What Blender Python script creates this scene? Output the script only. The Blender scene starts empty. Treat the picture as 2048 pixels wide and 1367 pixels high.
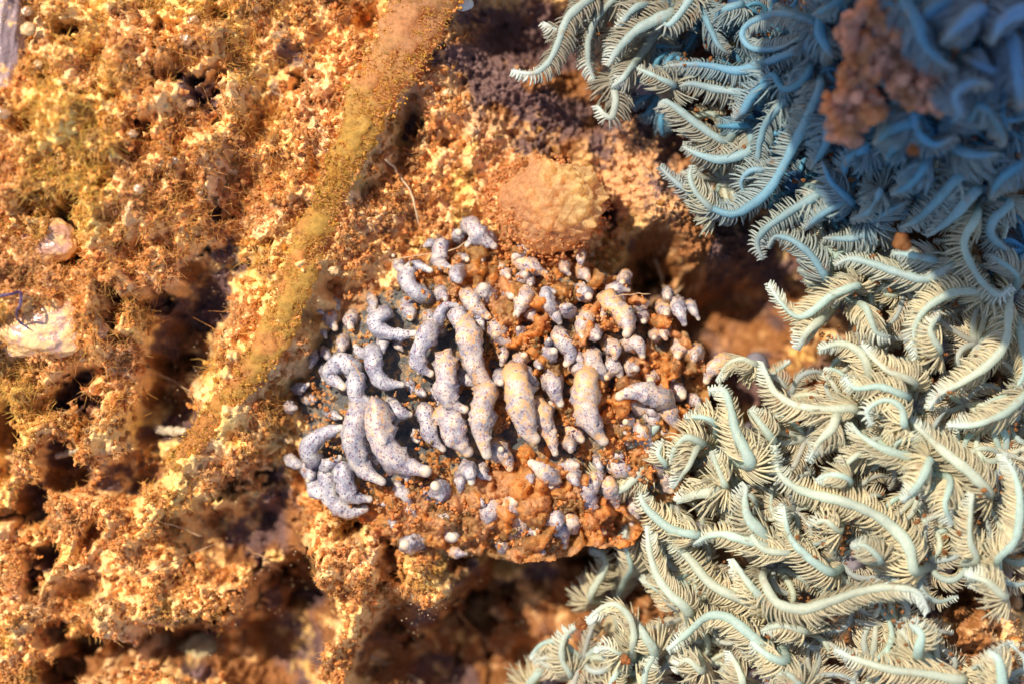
import bpy, math, random
import numpy as np
random.seed(7)
rng = np.random.default_rng(7)

# ------------------------------------------------------------------ camera, world, sun, exposure
SC = bpy.context.scene
C = SC.collection
SC.unit_settings.scale_length = 0.004          # one unit is four millimetres: this is a macro view
CAM_D = 56.889
cam_d = bpy.data.cameras.new("camera"); cam = bpy.data.objects.new("camera", cam_d); C.objects.link(cam)
cam.location = (0, 0, CAM_D); cam.rotation_euler = (0, 0, 0)
cam_d.lens = 100; cam_d.sensor_width = 36; cam_d.clip_start = 1; cam_d.clip_end = 2000
cam_d.dof.use_dof = True; cam_d.dof.focus_distance = CAM_D - 1.3; cam_d.dof.aperture_fstop = 0.054
SC.camera = cam
SUN_EL, SUN_AZ = math.radians(57), math.radians(140)   # azimuth of the direction TO the sun, counter-clockwise from +X
w = bpy.data.worlds.new("World"); SC.world = w; w.use_nodes = True
nt = w.node_tree; nt.nodes.clear()
sky = nt.nodes.new('ShaderNodeTexSky'); sky.sky_type = 'NISHITA'; sky.sun_disc = False
sky.sun_elevation = SUN_EL; sky.sun_rotation = math.pi/2 - SUN_AZ
bg = nt.nodes.new('ShaderNodeBackground'); bg.inputs[1].default_value = 0.15
wo = nt.nodes.new('ShaderNodeOutputWorld')
nt.links.new(sky.outputs[0], bg.inputs[0]); nt.links.new(bg.outputs[0], wo.inputs[0])
sd = bpy.data.lights.new("sun", 'SUN'); sd.energy = 4.6; sd.angle = math.radians(0.5); sd.color = (1.0, .89, .71)
so = bpy.data.objects.new("sun", sd); C.objects.link(so)
from mathutils import Vector
sdir = Vector((math.cos(SUN_EL)*math.cos(SUN_AZ), math.cos(SUN_EL)*math.sin(SUN_AZ), math.sin(SUN_EL)))
so.rotation_euler = sdir.to_track_quat('Z', 'Y').to_euler(); so.location = sdir*80
SC.view_settings.view_transform = 'Standard'; SC.view_settings.look = 'None'; SC.view_settings.exposure = 0.66

# ------------------------------------------------------------------ helpers
def at(px, py, z=0.0):
    """pixel of the photograph and height -> point in the scene"""
    k = (CAM_D - z)/CAM_D
    return np.array([(px-1024)/100*k, (683.5-py)/100*k, z])

def smooth(a, b, x):
    t = np.clip((x-a)/(b-a), 0, 1); return t*t*(3-2*t)

def _hash(i, j, s):
    n = (i.astype(np.int64)*374761393 + j.astype(np.int64)*668265263 + s*974634777) & 0x7fffffff
    n = ((n ^ (n >> 13))*1274126177) & 0x7fffffff
    n = ((n ^ (n >> 16))*668265263) & 0x7fffffff
    return ((n ^ (n >> 15)) & 0xffff)/65535.0

def vn(x, y, s=0):
    i = np.floor(x); j = np.floor(y); u = x-i; v = y-j
    u = u*u*u*(u*(u*6-15)+10); v = v*v*v*(v*(v*6-15)+10)
    a = _hash(i, j, s); b = _hash(i+1, j, s); c = _hash(i, j+1, s); d = _hash(i+1, j+1, s)
    return (a*(1-u)+b*u)*(1-v)+(c*(1-u)+d*u)*v

def fbm(x, y, f, o=4, s=0, g=.5):
    r = 0; a = 1; n = 0
    for k in range(o):
        c, sn = math.cos(k*1.1), math.sin(k*1.1)
        r = r+a*vn((x*c-y*sn)*f+k*17.3, (x*sn+y*c)*f+k*5.1, s+k); n += a; a *= g; f *= 2.03
    return r/n

def make_mesh(name, V, F, col=None, smooth_=True):
    """V (n,3); F (m,3) or (m,4), or a list of such arrays"""
    Fs = F if isinstance(F, list) else [F]
    me = bpy.data.meshes.new(name)
    me.vertices.add(len(V)); me.vertices.foreach_set('co', np.asarray(V, np.float32).ravel())
    loops = np.concatenate([f.ravel() for f in Fs]).astype(np.int32)
    tot = np.concatenate([np.full(len(f), f.shape[1], np.int32) for f in Fs])
    st = np.concatenate([[0], np.cumsum(tot)[:-1]]).astype(np.int32)
    me.loops.add(len(loops)); me.loops.foreach_set('vertex_index', loops)
    me.polygons.add(len(tot)); me.polygons.foreach_set('loop_start', st)
    me.polygons.foreach_set('use_smooth', np.full(len(tot), smooth_, bool))
    me.update(calc_edges=True)
    if col is not None:
        c = np.ones((len(V), 4), np.float32); c[:, :col.shape[1]] = col
        ca = me.color_attributes.new(name='tint', type='FLOAT_COLOR', domain='POINT')
        ca.data.foreach_set('color', c.ravel())
    return me

def obj(name, me, mat, parent=None, origin=None):
    o = bpy.data.objects.new(name, me); C.objects.link(o)
    if mat is not None and not me.materials: me.materials.append(mat)
    if parent is not None: o.parent = parent
    return o

def tag(o, label=None, cat=None, group=None, kind=None):
    if label: o['label'] = label
    if cat: o['category'] = cat
    if group: o['group'] = group
    if kind: o['kind'] = kind
    return o

def empty(name, loc):
    o = bpy.data.objects.new(name, None); C.objects.link(o); o.location = tuple(float(v) for v in loc)
    o.empty_display_size = .2
    return o

def norm(v):
    return v/np.maximum(np.linalg.norm(v, axis=-1, keepdims=True), 1e-9)

def multi_tube(P, R, S, ref=None):
    """P (N,K,3) centre lines, R (N,K) radii -> verts, quads; end rings shrink to near points"""
    N, K, _ = P.shape
    T = norm(np.gradient(P, axis=1))
    if ref is None: ref = np.array([0.05, 0.03, 1.0])
    A = norm(np.cross(T, np.broadcast_to(ref, T.shape))); B = norm(np.cross(A, T))
    th = np.arange(S)/S*2*np.pi
    V = P[:, :, None, :]+R[:, :, None, None]*(np.cos(th)[None, None, :, None]*A[:, :, None, :]+np.sin(th)[None, None, :, None]*B[:, :, None, :])
    base = (np.arange(N)*K*S)[:, None, None]
    k = np.arange(K-1)[None, :, None]; s = np.arange(S)[None, None, :]
    a = base+k*S+s; b = base+k*S+(s+1) % S; c = base+(k+1)*S+(s+1) % S; d = base+(k+1)*S+s
    F = np.stack([a, b, c, d], -1).reshape(-1, 4)[:, ::-1]
    return V.reshape(-1, 3), F, A, B, T

def spline(pts, n):
    pts = np.asarray(pts, float)
    if len(pts) == 2: pts = np.array([pts[0], (pts[0]+pts[1])/2, pts[1]])
    seg = np.linalg.norm(np.diff(pts, axis=0), axis=1)+1e-6
    t = np.concatenate([[0], np.cumsum(seg)]); t /= t[-1]
    P = np.vstack([2*pts[0]-pts[1], pts, 2*pts[-1]-pts[-2]])
    u = np.linspace(0, 1, n); out = np.zeros((n, 3))
    idx = np.clip(np.searchsorted(t, u, side='right')-1, 0, len(pts)-2)
    f = (u-t[idx])/(t[idx+1]-t[idx])
    p0, p1, p2, p3 = P[idx], P[idx+1], P[idx+2], P[idx+3]; f = f[:, None]
    return .5*((2*p1)+(-p0+p2)*f+(2*p0-5*p1+4*p2-p3)*f*f+(-p0+3*p1-3*p2+p3)*f**3)

def ico(sub=0):
    g = (1+5**.5)/2
    v = [(-1, g, 0), (1, g, 0), (-1, -g, 0), (1, -g, 0), (0, -1, g), (0, 1, g), (0, -1, -g), (0, 1, -g), (g, 0, -1), (g, 0, 1), (-g, 0, -1), (-g, 0, 1)]
    f = [(0, 11, 5), (0, 5, 1), (0, 1, 7), (0, 7, 10), (0, 10, 11), (1, 5, 9), (5, 11, 4), (11, 10, 2), (10, 7, 6), (7, 1, 8), (3, 9, 4), (3, 4, 2), (3, 2, 6), (3, 6, 8), (3, 8, 9), (4, 9, 5), (2, 4, 11), (6, 2, 10), (8, 6, 7), (9, 8, 1)]
    v = [np.array(p)/np.linalg.norm(p) for p in v]
    for _ in range(sub):
        cache = {}; nf = []
        def mid(a, b):
            k = (min(a, b), max(a, b))
            if k not in cache:
                m = v[a]+v[b]; v.append(m/np.linalg.norm(m)); cache[k] = len(v)-1
            return cache[k]
        for a, b, c in f:
            ab, bc, ca = mid(a, b), mid(b, c), mid(c, a)
            nf += [(a, ab, ca), (b, bc, ab), (c, ca, bc), (ab, bc, ca)]
        f = nf
    return np.array(v), np.array(f)

def n3(P, f, s=0):
    """cheap smooth 3-D noise, 0..1"""
    x, y, z = P[..., 0]*f, P[..., 1]*f, P[..., 2]*f
    return (vn(x+s*3.1, y+z*.7, s)+vn(y-s*1.7, z+x*.6, s+11)+vn(z+5.3, x-y*.5, s+23))/3

# ------------------------------------------------------------------ materials
def mat(name):
    m = bpy.data.materials.new(name); m.use_nodes = True
    n = m.node_tree; return m, n, n.nodes['Principled BSDF'], n.links

def nd(n, t, **k):
    o = n.nodes.new(t)
    for a, b in k.items(): setattr(o, a, b)
    return o

def noise(n, L, scale, detail=4, coord='Object', rough=.55):
    tc = nd(n, 'ShaderNodeTexCoord'); t = nd(n, 'ShaderNodeTexNoise')
    t.inputs['Scale'].default_value = scale; t.inputs['Detail'].default_value = detail; t.inputs['Roughness'].default_value = rough
    L.new(tc.outputs[coord], t.inputs['Vector']); return t

def ramp(n, L, src, stops):
    r = nd(n, 'ShaderNodeValToRGB'); e = r.color_ramp.elements
    e[0].position, e[0].color = stops[0][0], (*stops[0][1], 1)
    e[1].position, e[1].color = stops[-1][0], (*stops[-1][1], 1)
    for p, c in stops[1:-1]:
        q = e.new(p); q.color = (*c, 1)
    L.new(src, r.inputs[0]); return r

def mix(n, L, a, b, f, mode='MIX'):
    m = nd(n, 'ShaderNodeMix', data_type='RGBA', blend_type=mode)
    for i, v in ((6, a), (7, b)):
        if isinstance(v, tuple): m.inputs[i].default_value = (*v, 1)
        else: L.new(v, m.inputs[i])
    if isinstance(f, float): m.inputs[0].default_value = f
    else: L.new(f, m.inputs[0])
    return m.outputs[2]

def bump(n, L, src, bsdf, strength, dist):
    b = nd(n, 'ShaderNodeBump'); b.inputs['Strength'].default_value = strength; b.inputs['Distance'].default_value = dist
    L.new(src, b.inputs['Height']); L.new(b.outputs[0], bsdf.inputs['Normal'])

def silt_material(name, wet=.35, sheen=0.0):
    m, n, B, L = mat(name)
    at_ = nd(n, 'ShaderNodeAttribute', attribute_name='tint')
    n1 = noise(n, L, 9, 6); n2 = noise(n, L, 42, 3)
    r1 = ramp(n, L, n1.outputs[0], [(.30, (.76, .70, .64)), (.52, (1, 1, 1)), (.72, (1.18, 1.18, 1.12))])
    r2 = ramp(n, L, n2.outputs[0], [(.32, (.82, .77, .72)), (.6, (1.10, 1.10, 1.10))])
    c = mix(n, L, at_.outputs[0], r1.outputs[0], 1.0, 'MULTIPLY')
    c = mix(n, L, c, r2.outputs[0], 1.0, 'MULTIPLY')
    L.new(c, B.inputs['Base Color'])
    n3_ = noise(n, L, 3.1, 2)
    rr = ramp(n, L, n3_.outputs[0], [(.42, (.75,)*3), (.66, (wet,)*3)])
    L.new(rr.outputs[0], B.inputs['Roughness'])
    B.inputs['Specular IOR Level'].default_value = .35
    bump(n, L, n2.outputs[0], B, .5, .05)
    return m
M_ground = silt_material('silty_rock', .30)
M_fluff = silt_material('silt_fluff', .38)
def let_light_through(m, f):
    n = m.node_tree; L = n.links; B = n.nodes['Principled BSDF']; out = n.nodes['Material Output']
    tr = n.nodes.new('ShaderNodeBsdfTranslucent'); L.new(B.inputs['Base Color'].links[0].from_socket, tr.inputs[0])
    ms = n.nodes.new('ShaderNodeMixShader'); ms.inputs[0].default_value = f
    L.new(B.outputs[0], ms.inputs[1]); L.new(tr.outputs[0], ms.inputs[2]); L.new(ms.outputs[0], out.inputs[0])
let_light_through(M_fluff, .70)                      # loose floc lets the sun glow through

def coral_material():
    m, n, B, L = mat('soft_coral_tissue')
    at_ = nd(n, 'ShaderNodeAttribute', attribute_name='tint')
    n1 = noise(n, L, 14, 4)
    r1 = ramp(n, L, n1.outputs[0], [(.3, (.78, .74, .70)), (.65, (1.08, 1.08, 1.08))])
    c = mix(n, L, at_.outputs[0], r1.outputs[0], 1.0, 'MULTIPLY')
    n2 = noise(n, L, 3.3, 3); r2 = ramp(n, L, n2.outputs[0], [(.62, (0, 0, 0)), (.72, (1, 1, 1))])
    c = mix(n, L, c, (.50, .27, .12), r2.outputs[0])                # a dusting of settled silt
    mm = n.nodes.new('ShaderNodeMix'); mm.data_type = 'RGBA'; mm.inputs[0].default_value = .5
    L.new(at_.outputs[0], mm.inputs[6]); L.new(c, mm.inputs[7])
    L.new(mm.outputs[2], B.inputs['Base Color'])
    B.inputs['Roughness'].default_value = .5
    B.inputs['Specular IOR Level'].default_value = .4
    B.inputs['Subsurface Weight'].default_value = .0
    tr = nd(n, 'ShaderNodeBsdfTranslucent'); L.new(mm.outputs[2], tr.inputs[0])
    ms = nd(n, 'ShaderNodeMixShader'); ms.inputs[0].default_value = .6
    out = n.nodes['Material Output']
    L.new(B.outputs[0], ms.inputs[1]); L.new(tr.outputs[0], ms.inputs[2]); L.new(ms.outputs[0], out.inputs[0])
    bump(n, L, n1.outputs[0], B, .25, .04)
    return m
M_coral = coral_material()

def ceras_material():
    m, n, B, L = mat('speckled_slug_skin')
    at_ = nd(n, 'ShaderNodeAttribute', attribute_name='tint')     # R tip, G silt dusting, B greenish base
    sep = nd(n, 'ShaderNodeSeparateColor'); L.new(at_.outputs[0], sep.inputs[0])
    n1 = noise(n, L, 5, 3)
    skin = ramp(n, L, n1.outputs[0], [(.35, (.22, .21, .25)), (.5, (.36, .34, .36)), (.68, (.56, .53, .49))])
    nd0 = noise(n, L, 5, 6, rough=.6); a0 = nd(n, 'ShaderNodeMath', operation='ADD'); L.new(nd0.outputs[0], a0.inputs[0]); L.new(sep.outputs[1], a0.inputs[1])
    rd0 = ramp(n, L, a0.outputs[0], [(.66, (0, 0, 0)), (1.05, (.5, .5, .5))])
    c = mix(n, L, skin.outputs[0], (.50, .29, .13), rd0.outputs[0])
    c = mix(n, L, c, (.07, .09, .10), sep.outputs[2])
    tc = nd(n, 'ShaderNodeTexCoord')
    # dark speckles of uneven size
    nw = noise(n, L, 16, 2)
    vm = nd(n, 'ShaderNodeVectorMath', operation='MULTIPLY_ADD'); vm.inputs[1].default_value = (.14,)*3
    L.new(nw.outputs[1], vm.inputs[0]); L.new(tc.outputs['Object'], vm.inputs[2])
    v1 = nd(n, 'ShaderNodeTexVoronoi'); v1.inputs['Scale'].default_value = 19; L.new(vm.outputs[0], v1.inputs['Vector'])
    s1 = ramp(n, L, v1.outputs[0], [(.29, (1, 1, 1)), (.40, (0, 0, 0))])
    gate = ramp(n, L, sep.outputs[0], [(.15, (1, 1, 1)), (.5, (0, 0, 0))])
    g1 = mix(n, L, s1.outputs[0], gate.outputs[0], 1.0, 'MULTIPLY')
    ng = noise(n, L, 3.5, 4); rg = ramp(n, L, ng.outputs[0], [(.34, (.55, .55, .55)), (.52, (1, 1, 1))]); g1 = mix(n, L, g1, rg.outputs[0], 1.0, 'MULTIPLY')
    spc = ramp(n, L, v1.outputs['Color'], [(.3, (.045, .022, .10)), (.75, (.20, .055, .07))])
    c = mix(n, L, c, spc.outputs[0], g1)
    # white flecks between the speckles
    v2 = nd(n, 'ShaderNodeTexVoronoi'); v2.inputs['Scale'].default_value = 21; L.new(vm.outputs[0], v2.inputs['Vector'])
    s2 = ramp(n, L, v2.outputs[0], [(.10, (.6, .6, .6)), (.24, (0, 0, 0))])
    c = mix(n, L, c, (.74, .72, .72), s2.outputs[0])
    c = mix(n, L, c, (.70, .55, .36), sep.outputs[0])
    nd2 = noise(n, L, 7, 9, rough=.75)
    ad = nd(n, 'ShaderNodeMath', operation='ADD'); L.new(nd2.outputs[0], ad.inputs[0]); L.new(sep.outputs[1], ad.inputs[1])
    rd = ramp(n, L, ad.outputs[0], [(.87, (0, 0, 0)), (.95, (.85, .85, .85))])
    c = mix(n, L, c, (.66, .35, .13), rd.outputs[0])
    L.new(c, B.inputs['Base Color'])
    B.inputs['Roughness'].default_value = .36
    B.inputs['Subsurface Weight'].default_value = .15
    B.inputs['Subsurface Radius'].default_value = (.10, .07, .06); B.inputs['Subsurface Scale'].default_value = 1
    nb = noise(n, L, 30, 3); bump(n, L, nb.outputs[0], B, .5, .03)
    return m
M_ceras = ceras_material()

def body_skin():
    m, n, B, L = mat('slug_body_skin')
    n1 = noise(n, L, 4, 8, rough=.7); r = ramp(n, L, n1.outputs[0], [(.36, (.045, .055, .065)), (.50, (.13, .12, .11)), (.58, (.44, .25, .10)), (.72, (.66, .36, .13))])
    L.new(r.outputs[0], B.inputs['Base Color']); B.inputs['Roughness'].default_value = .55
    nb = noise(n, L, 14, 6); bump(n, L, nb.outputs[0], B, .9, .12)
    return m

def plain(name, col, rough=.6, var=.35, scale=8, spec=.4, bumpd=.04):
    m, n, B, L = mat(name)
    n1 = noise(n, L, scale, 5)
    r = ramp(n, L, n1.outputs[0], [(.3, tuple(c*(1-var) for c in col)), (.7, tuple(min(1, c*(1+var*.6)) for c in col))])
    L.new(r.outputs[0], B.inputs['Base Color']); B.inputs['Roughness'].default_value = rough
    B.inputs['Specular IOR Level'].default_value = spec
    nb = noise(n, L, scale*4, 3); bump(n, L, nb.outputs[0], B, .4, bumpd)
    return m

# ------------------------------------------------------------------ terrain
# px, py, half-width x, half-width y, rotation (deg, clockwise in the photo), height, sharpness power
BUMPS = [
 (60, 220, 430, 480, 0, 2.3, 2), (230, 330, 170, 230, 10, .5, 2), (90, 640, 130, 90, 0, .6, 2), (120, 1000, 260, 240, 0, .4, 2),
 (372, 690, 58, 150, 12, -2.3, 3), (330, 860, 60, 45, 0, -1.6, 3), (450, 560, 45, 90, 20, -.8, 3), (480, 400, 50, 60, 20, -.5, 3),
 (565, 1265, 90, 150, 8, -2.4, 4), (900, 1310, 150, 100, 0, -3.0, 4), (1060, 1180, 120, 55, 20, -1.4, 3), (1190, 1090, 95, 85, 0, -3.0, 4),
 (1040, 1260, 110, 120, 0, -2.6, 3), (860, 1150, 180, 42, 12, 1.3, 3), (830, 1240, 40, 60, 20, 1.2, 3), (470, 1060, 110, 55, -10, -1.6, 3), (420, 1310, 110, 60, 0, -1.5, 3), (330, 1300, 60, 50, 0, -1.6, 3),
 (680, 1200, 60, 170, 8, .9, 3), (600, 1090, 150, 60, 0, .5, 2),
 (1450, 700, 95, 110, -10, -1.5, 3), (1350, 835, 65, 42, -20, -3.6, 3), (1500, 600, 90, 90, 0, -1.2, 3), (1560, 980, 600, 520, 0, -1.5, 4), (1750, 200, 420, 330, 0, -1.3, 4),
 (1400, 470, 190, 45, 35, 1.0, 2), (1330, 400, 110, 50, 60, .6, 2), (1290, 520, 45, 60, 30, -1.3, 3), (1360, 560, 60, 40, 20, -.9, 3),
 (1090, 60, 130, 70, 20, -1.5, 3), (1180, 170, 60, 60, 0, -.8, 3), (1320, 120, 80, 60, 0, -1.6, 3), (1060, 250, 170, 90, 30, -.5, 2),
 (810, 260, 22, 55, 0, -1.3, 3), (640, 400, 40, 70, 20, -.5, 2), (570, 130, 70, 80, 0, -.7, 2), (770, 60, 60, 30, 40, -.8, 3),
 (60, 1000, 35, 45, 0, -2.4, 4), (15, 870, 30, 60, 0, -2.0, 4), (130, 775, 60, 30, -20, -1.4, 4), (130, 885, 35, 28, 0, -1.7, 4),
 (140, 940, 50, 32, 0, -1.8, 4), (270, 945, 60, 40, 10, -1.7, 4), (75, 1110, 22, 30, 0, -1.4, 4), (65, 1165, 20, 25, 0, -1.6, 4),
 (190, 1060, 25, 50, 30, -1.1, 4), (150, 1170, 40, 30, 0, -1.2, 3), (105, 1260, 30, 30, 40, -1.6, 4), (120, 1340, 50, 30, 0, -2.4, 4), (190, 1310, 60, 25, 30, -1.9, 4),
 (220, 620, 24, 22, 0, -1.0, 4), (300, 560, 60, 14, 30, -.7, 3), (270, 500, 40, 18, 20, -.7, 3), (165, 520, 16, 14, 0, -.8, 4),
 (70, 260, 30, 25, 0, -.7, 3), (10, 440, 30, 35, 0, -1.1, 3), (395, 170, 34, 36, 20, -.35, 3), (420, 215, 30, 45, 0, -.5, 3),
 (525, 260, 60, 35, 0, -.8, 3), (600, 560, 20, 20, 0, -.6, 3), (640, 620, 30, 20, 0, -.7, 3), (640, 760, 40, 40, 0, -.6, 3), (680, 560, 25, 16, 0, -.9, 3),
 (1930, 1260, 120, 90, 30, 1.9, 3), (1650, 620, 160, 120, 0, -.7, 3),
 (560, 960, 60, 80, 0, -.8, 2),
]
RIB = np.array([(880, -60), (845, 30), (795, 130), (745, 220), (712, 300), (672, 390), (632, 480), (597, 580), (560, 670), (510, 745), (455, 810), (400, 880), (355, 930)], float)
def seg_dist(px, py, pts):
    d = np.full(px.shape, 1e9); tt = np.zeros(px.shape)
    for k in range(len(pts)-1):
        a, b = pts[k], pts[k+1]; ab = b-a
        t = np.clip(((px-a[0])*ab[0]+(py-a[1])*ab[1])/(ab@ab), 0, 1)
        q = np.hypot(px-a[0]-t*ab[0], py-a[1]-t*ab[1])
        m = q < d; d = np.where(m, q, d); tt = np.where(m, (k+t)/(len(pts)-1), tt)
    return d, tt

def smooth_zone(px, py):
    def g(cx, cy, sx, sy, rot=0):
        a = math.radians(rot); dx, dy = px-cx, py-cy
        return np.exp(-(((dx*math.cos(a)+dy*math.sin(a))/sx)**2+((-dx*math.sin(a)+dy*math.cos(a))/sy)**2)**2)
    return np.clip(g(1080, 170, 240, 150, 25)+g(1390, 440, 200, 110, 35)+g(1470, 660, 110, 140)+g(1300, 330, 100, 80)+.6*g(1330, 220, 120, 120), 0, 1)

def slug_mask(px, py):
    """1 inside the slug's oval outline, falling to 0 outside"""
    a = math.radians(-6); dx, dy = px-985, py-800
    u = dx*math.cos(a)-dy*math.sin(a); v = dx*math.sin(a)+dy*math.cos(a)
    r = (np.abs(u/395)**2.4+np.abs(v/(292))**2.4)
    r = r+.55*(fbm(px/100., py/100., 1.3, 3, 321)-.5)*smooth(.5, .9, r)
    cut = smooth(0, 130, (px-700)*.62+(py-560)*.62+60)      # the upper left of the oval is cut away
    return np.clip(1.12-r, 0, 1)*cut

def H(px, py, want_neg=False):
    x, y = px/100., py/100.
    wx = (fbm(x, y, .9, 4, 3)-.5)*75; wy = (fbm(x, y, .9, 4, 9)-.5)*75
    qx, qy = px+wx, py+wy
    h = np.zeros(px.shape); neg = np.zeros(px.shape)
    for (cx, cy, sx, sy, rot, amp, pw) in BUMPS:
        if amp < 0 and max(sx, sy) < 62: amp *= .85
        a = math.radians(rot); dx, dy = qx-cx, qy-cy
        u = (dx*math.cos(a)+dy*math.sin(a))/sx; v = (-dx*math.sin(a)+dy*math.cos(a))/sy
        r2 = u*u+v*v
        if pw > 2: amp_ = amp*np.exp(-(r2**(pw/2))*.7)
        else: amp_ = amp*np.exp(-r2*.7)
        h += amp_
        if amp < 0: neg += amp_
    d, t = seg_dist(px, py, RIB)
    h += .8*np.exp(-(d/75)**2)
    h += 1.5*np.exp(-((np.hypot((px-1100)/100, (py-420)/95))**4))*.4
    h = np.clip(h, -3.2, 3)
    s = slug_mask(px, py)
    h += (fbm(x, y, .8, 3, 21)-.5)*1.0
    h = np.where(s > 0, h*(1-np.minimum(1, s*2.5))+0.05*np.minimum(1, s*2.5), h)
    cr = fbm(x, y, 1.15, 4, 301); crk = -.85*smooth(.33, .22, cr)-.5*smooth(.40, .36, np.abs(fbm(x, y, 1.7, 3, 311)-.5)*8)*smooth(.45, .35, cr)
    sz = smooth_zone(px, py); crk = np.where(s > 0, 0, crk)*(1-sz)*smooth(45, 110, d); h += crk; neg = neg+crk
    if want_neg: return neg
    rough = 1-.45*smooth(-1.5, -3, h)
    h += rough*((fbm(x, y, 2.3, 4, 31)-.5)*1.25*(1-.62*sz)+(fbm(x, y, 11., 3, 41)-.5)*(.30+.10*sz)+sz*.16*(fbm(x, y, 24., 2, 43)-.5))
    return h

def rough_pig(px, py, depth):
    """pigment of what lies on the rock: silt, algae film, bare stone"""
    x, y = px/100., py/100.
    n1 = fbm(x, y, .55, 3, 51); n2 = fbm(x, y, 2.4, 4, 61); n3_ = fbm(x, y, 6.0, 3, 71)
    sil = np.array([.94, .57, .23]); yel = np.array([.95, .66, .23]); pin = np.array([.92, .60, .32]); oli = np.array([.72, .50, .15]); gre = np.array([.60, .42, .24])
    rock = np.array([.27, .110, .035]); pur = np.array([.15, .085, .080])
    wl = smooth(700, 420, px)*smooth(1400, 700, py)
    c = sil+(yel-sil)*(wl*smooth(.4, .62, n1))[..., None]
    c = c+(pin-c)*(smooth(.5, .7, fbm(x, y, 1.1, 3, 81))*.8)[..., None]
    c = c+(oli-c)*(smooth(.56, .74, fbm(x, y, 1.4, 3, 91))*.75*(1-.7*wl))[..., None]
    c = c+(gre-c)*(smooth(.60, .72, fbm(x, y, 3.1, 3, 95))*.4)[..., None]
    return c, rock, pur, n2, n3_

def bare_and_shade_mask(px, py):
    """bare stone, and hollows whose shade is painted dark: 1 = no silt colour"""
    x, y = px/100., py/100.
    def g(cx, cy, sx, sy, rot=0):
        a = math.radians(rot); dx, dy = px-cx, py-cy
        return np.exp(-((dx*math.cos(a)+dy*math.sin(a))/sx)**2-((-dx*math.sin(a)+dy*math.cos(a))/sy)**2)
    b = .55*g(1060, 190, 200, 150, 20)+.7*g(1060, 50, 130, 80)+.6*g(1400, 250, 120, 160)+.75*g(405, 185, 34, 46, 20)+.5*g(430, 215, 26, 40)
    b += .55*g(570, 120, 90, 110)+.4*g(520, 560, 70, 150)+.42*g(1480, 650, 130, 150)+.5*g(1450, 600, 50, 60)+.4*g(760, 60, 60, 60)+.6*g(640, 400, 36, 60, 20)
    b += .95*g(1190, 1090, 120, 110)+.75*g(940, 1300, 190, 110)+.75*g(375, 680, 66, 170, 12)+.55*g(565, 1280, 90, 150)+.7*g(480, 1070, 100, 60)+.7*g(1350, 850, 90, 60)  # hollows and pockets: their shade is painted in as dark stone
    b += .2*g(1480, 480, 120, 60, 35)+.7*g(960, 950, 1, 1)
    b = b+.72*g(1080, 150, 230, 130, 25)+.30*g(1400, 430, 210, 110, 35)+.42*g(1470, 650, 120, 140)
    co = smooth(1280, 1430, px-(py < 450)*60)*.75
    b = np.maximum(b, co)
    b = np.where((np.hypot((px-1930)/130, (py-1260)/100) < 1), 0.0, b)
    return np.clip(b, 0, 1)

# slug body surface height
def SB(px, py):
    s = slug_mask(px, py)
    x, y = px/100., py/100.
    return .1+.85*smooth(-.05, .9, s)+.14*(fbm(x, y, 3, 3, 101)-.5)*np.minimum(1, s*3)

# fine sheet inside and around the frame, coarser towards a wide apron of sea floor
def axis(a, b, step, ext):
    core = np.arange(a, b+step*.5, step)
    out = step*np.cumsum(1.22**np.arange(1, 30)); out = out[out < ext]
    return np.concatenate([a-out[::-1], core, b+out])
gx = axis(-110, 2160, 2.4, 6000.); gy = axis(-110, 1480, 2.4, 6000.)
GX, GY = np.meshgrid(gx, gy)
HZ = H(GX, GY)
P = np.stack([(GX-1024)/100, (683.5-GY)/100, HZ], -1)
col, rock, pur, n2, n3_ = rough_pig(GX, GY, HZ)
bm_ = bare_and_shade_mask(GX, GY)
hollow_shade = smooth(-.35, -1.2, H(GX, GY, True))*.95  # shade of holes and cracks, put into the ground colour
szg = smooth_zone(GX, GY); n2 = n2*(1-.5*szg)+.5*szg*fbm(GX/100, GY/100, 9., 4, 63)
cov = smooth(.40, .60, n2*.65+n3_*.35+.31-.50*np.maximum(bm_, hollow_shade*.9))
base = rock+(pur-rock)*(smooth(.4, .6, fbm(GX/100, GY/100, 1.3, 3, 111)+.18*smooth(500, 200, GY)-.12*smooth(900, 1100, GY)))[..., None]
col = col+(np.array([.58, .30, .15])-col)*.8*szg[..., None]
pig_and_shade = base+(col-base)*cov[..., None]
ny, nx = GX.shape
ii = np.arange(ny*nx).reshape(ny, nx)
F = np.stack([ii[:-1, :-1], ii[1:, :-1], ii[1:, 1:], ii[:-1, 1:]], -1).reshape(-1, 4)
ground = obj('ground', make_mesh('ground', P.reshape(-1, 3), F, pig_and_shade.reshape(-1, 3)), M_ground)
tag(ground, 'pitted brown reef rock under orange silt', kind='structure')

# ------------------------------------------------------------------ fluff: clotted silt and algal turf
def coral_zone(px, py):
    return (px > 1300+np.where(py < 400, -120, 0)) & ~((px < 1560) & (py > 330) & (py < 760)) & ~((px > 1840) & (px < 2040) & (py > 1170) & (py < 1340)) | ((px > 1080) & (py < 60)) | ((px > 1210) & (py > 860)) | ((px > 1120) & (py > 1190))

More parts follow.
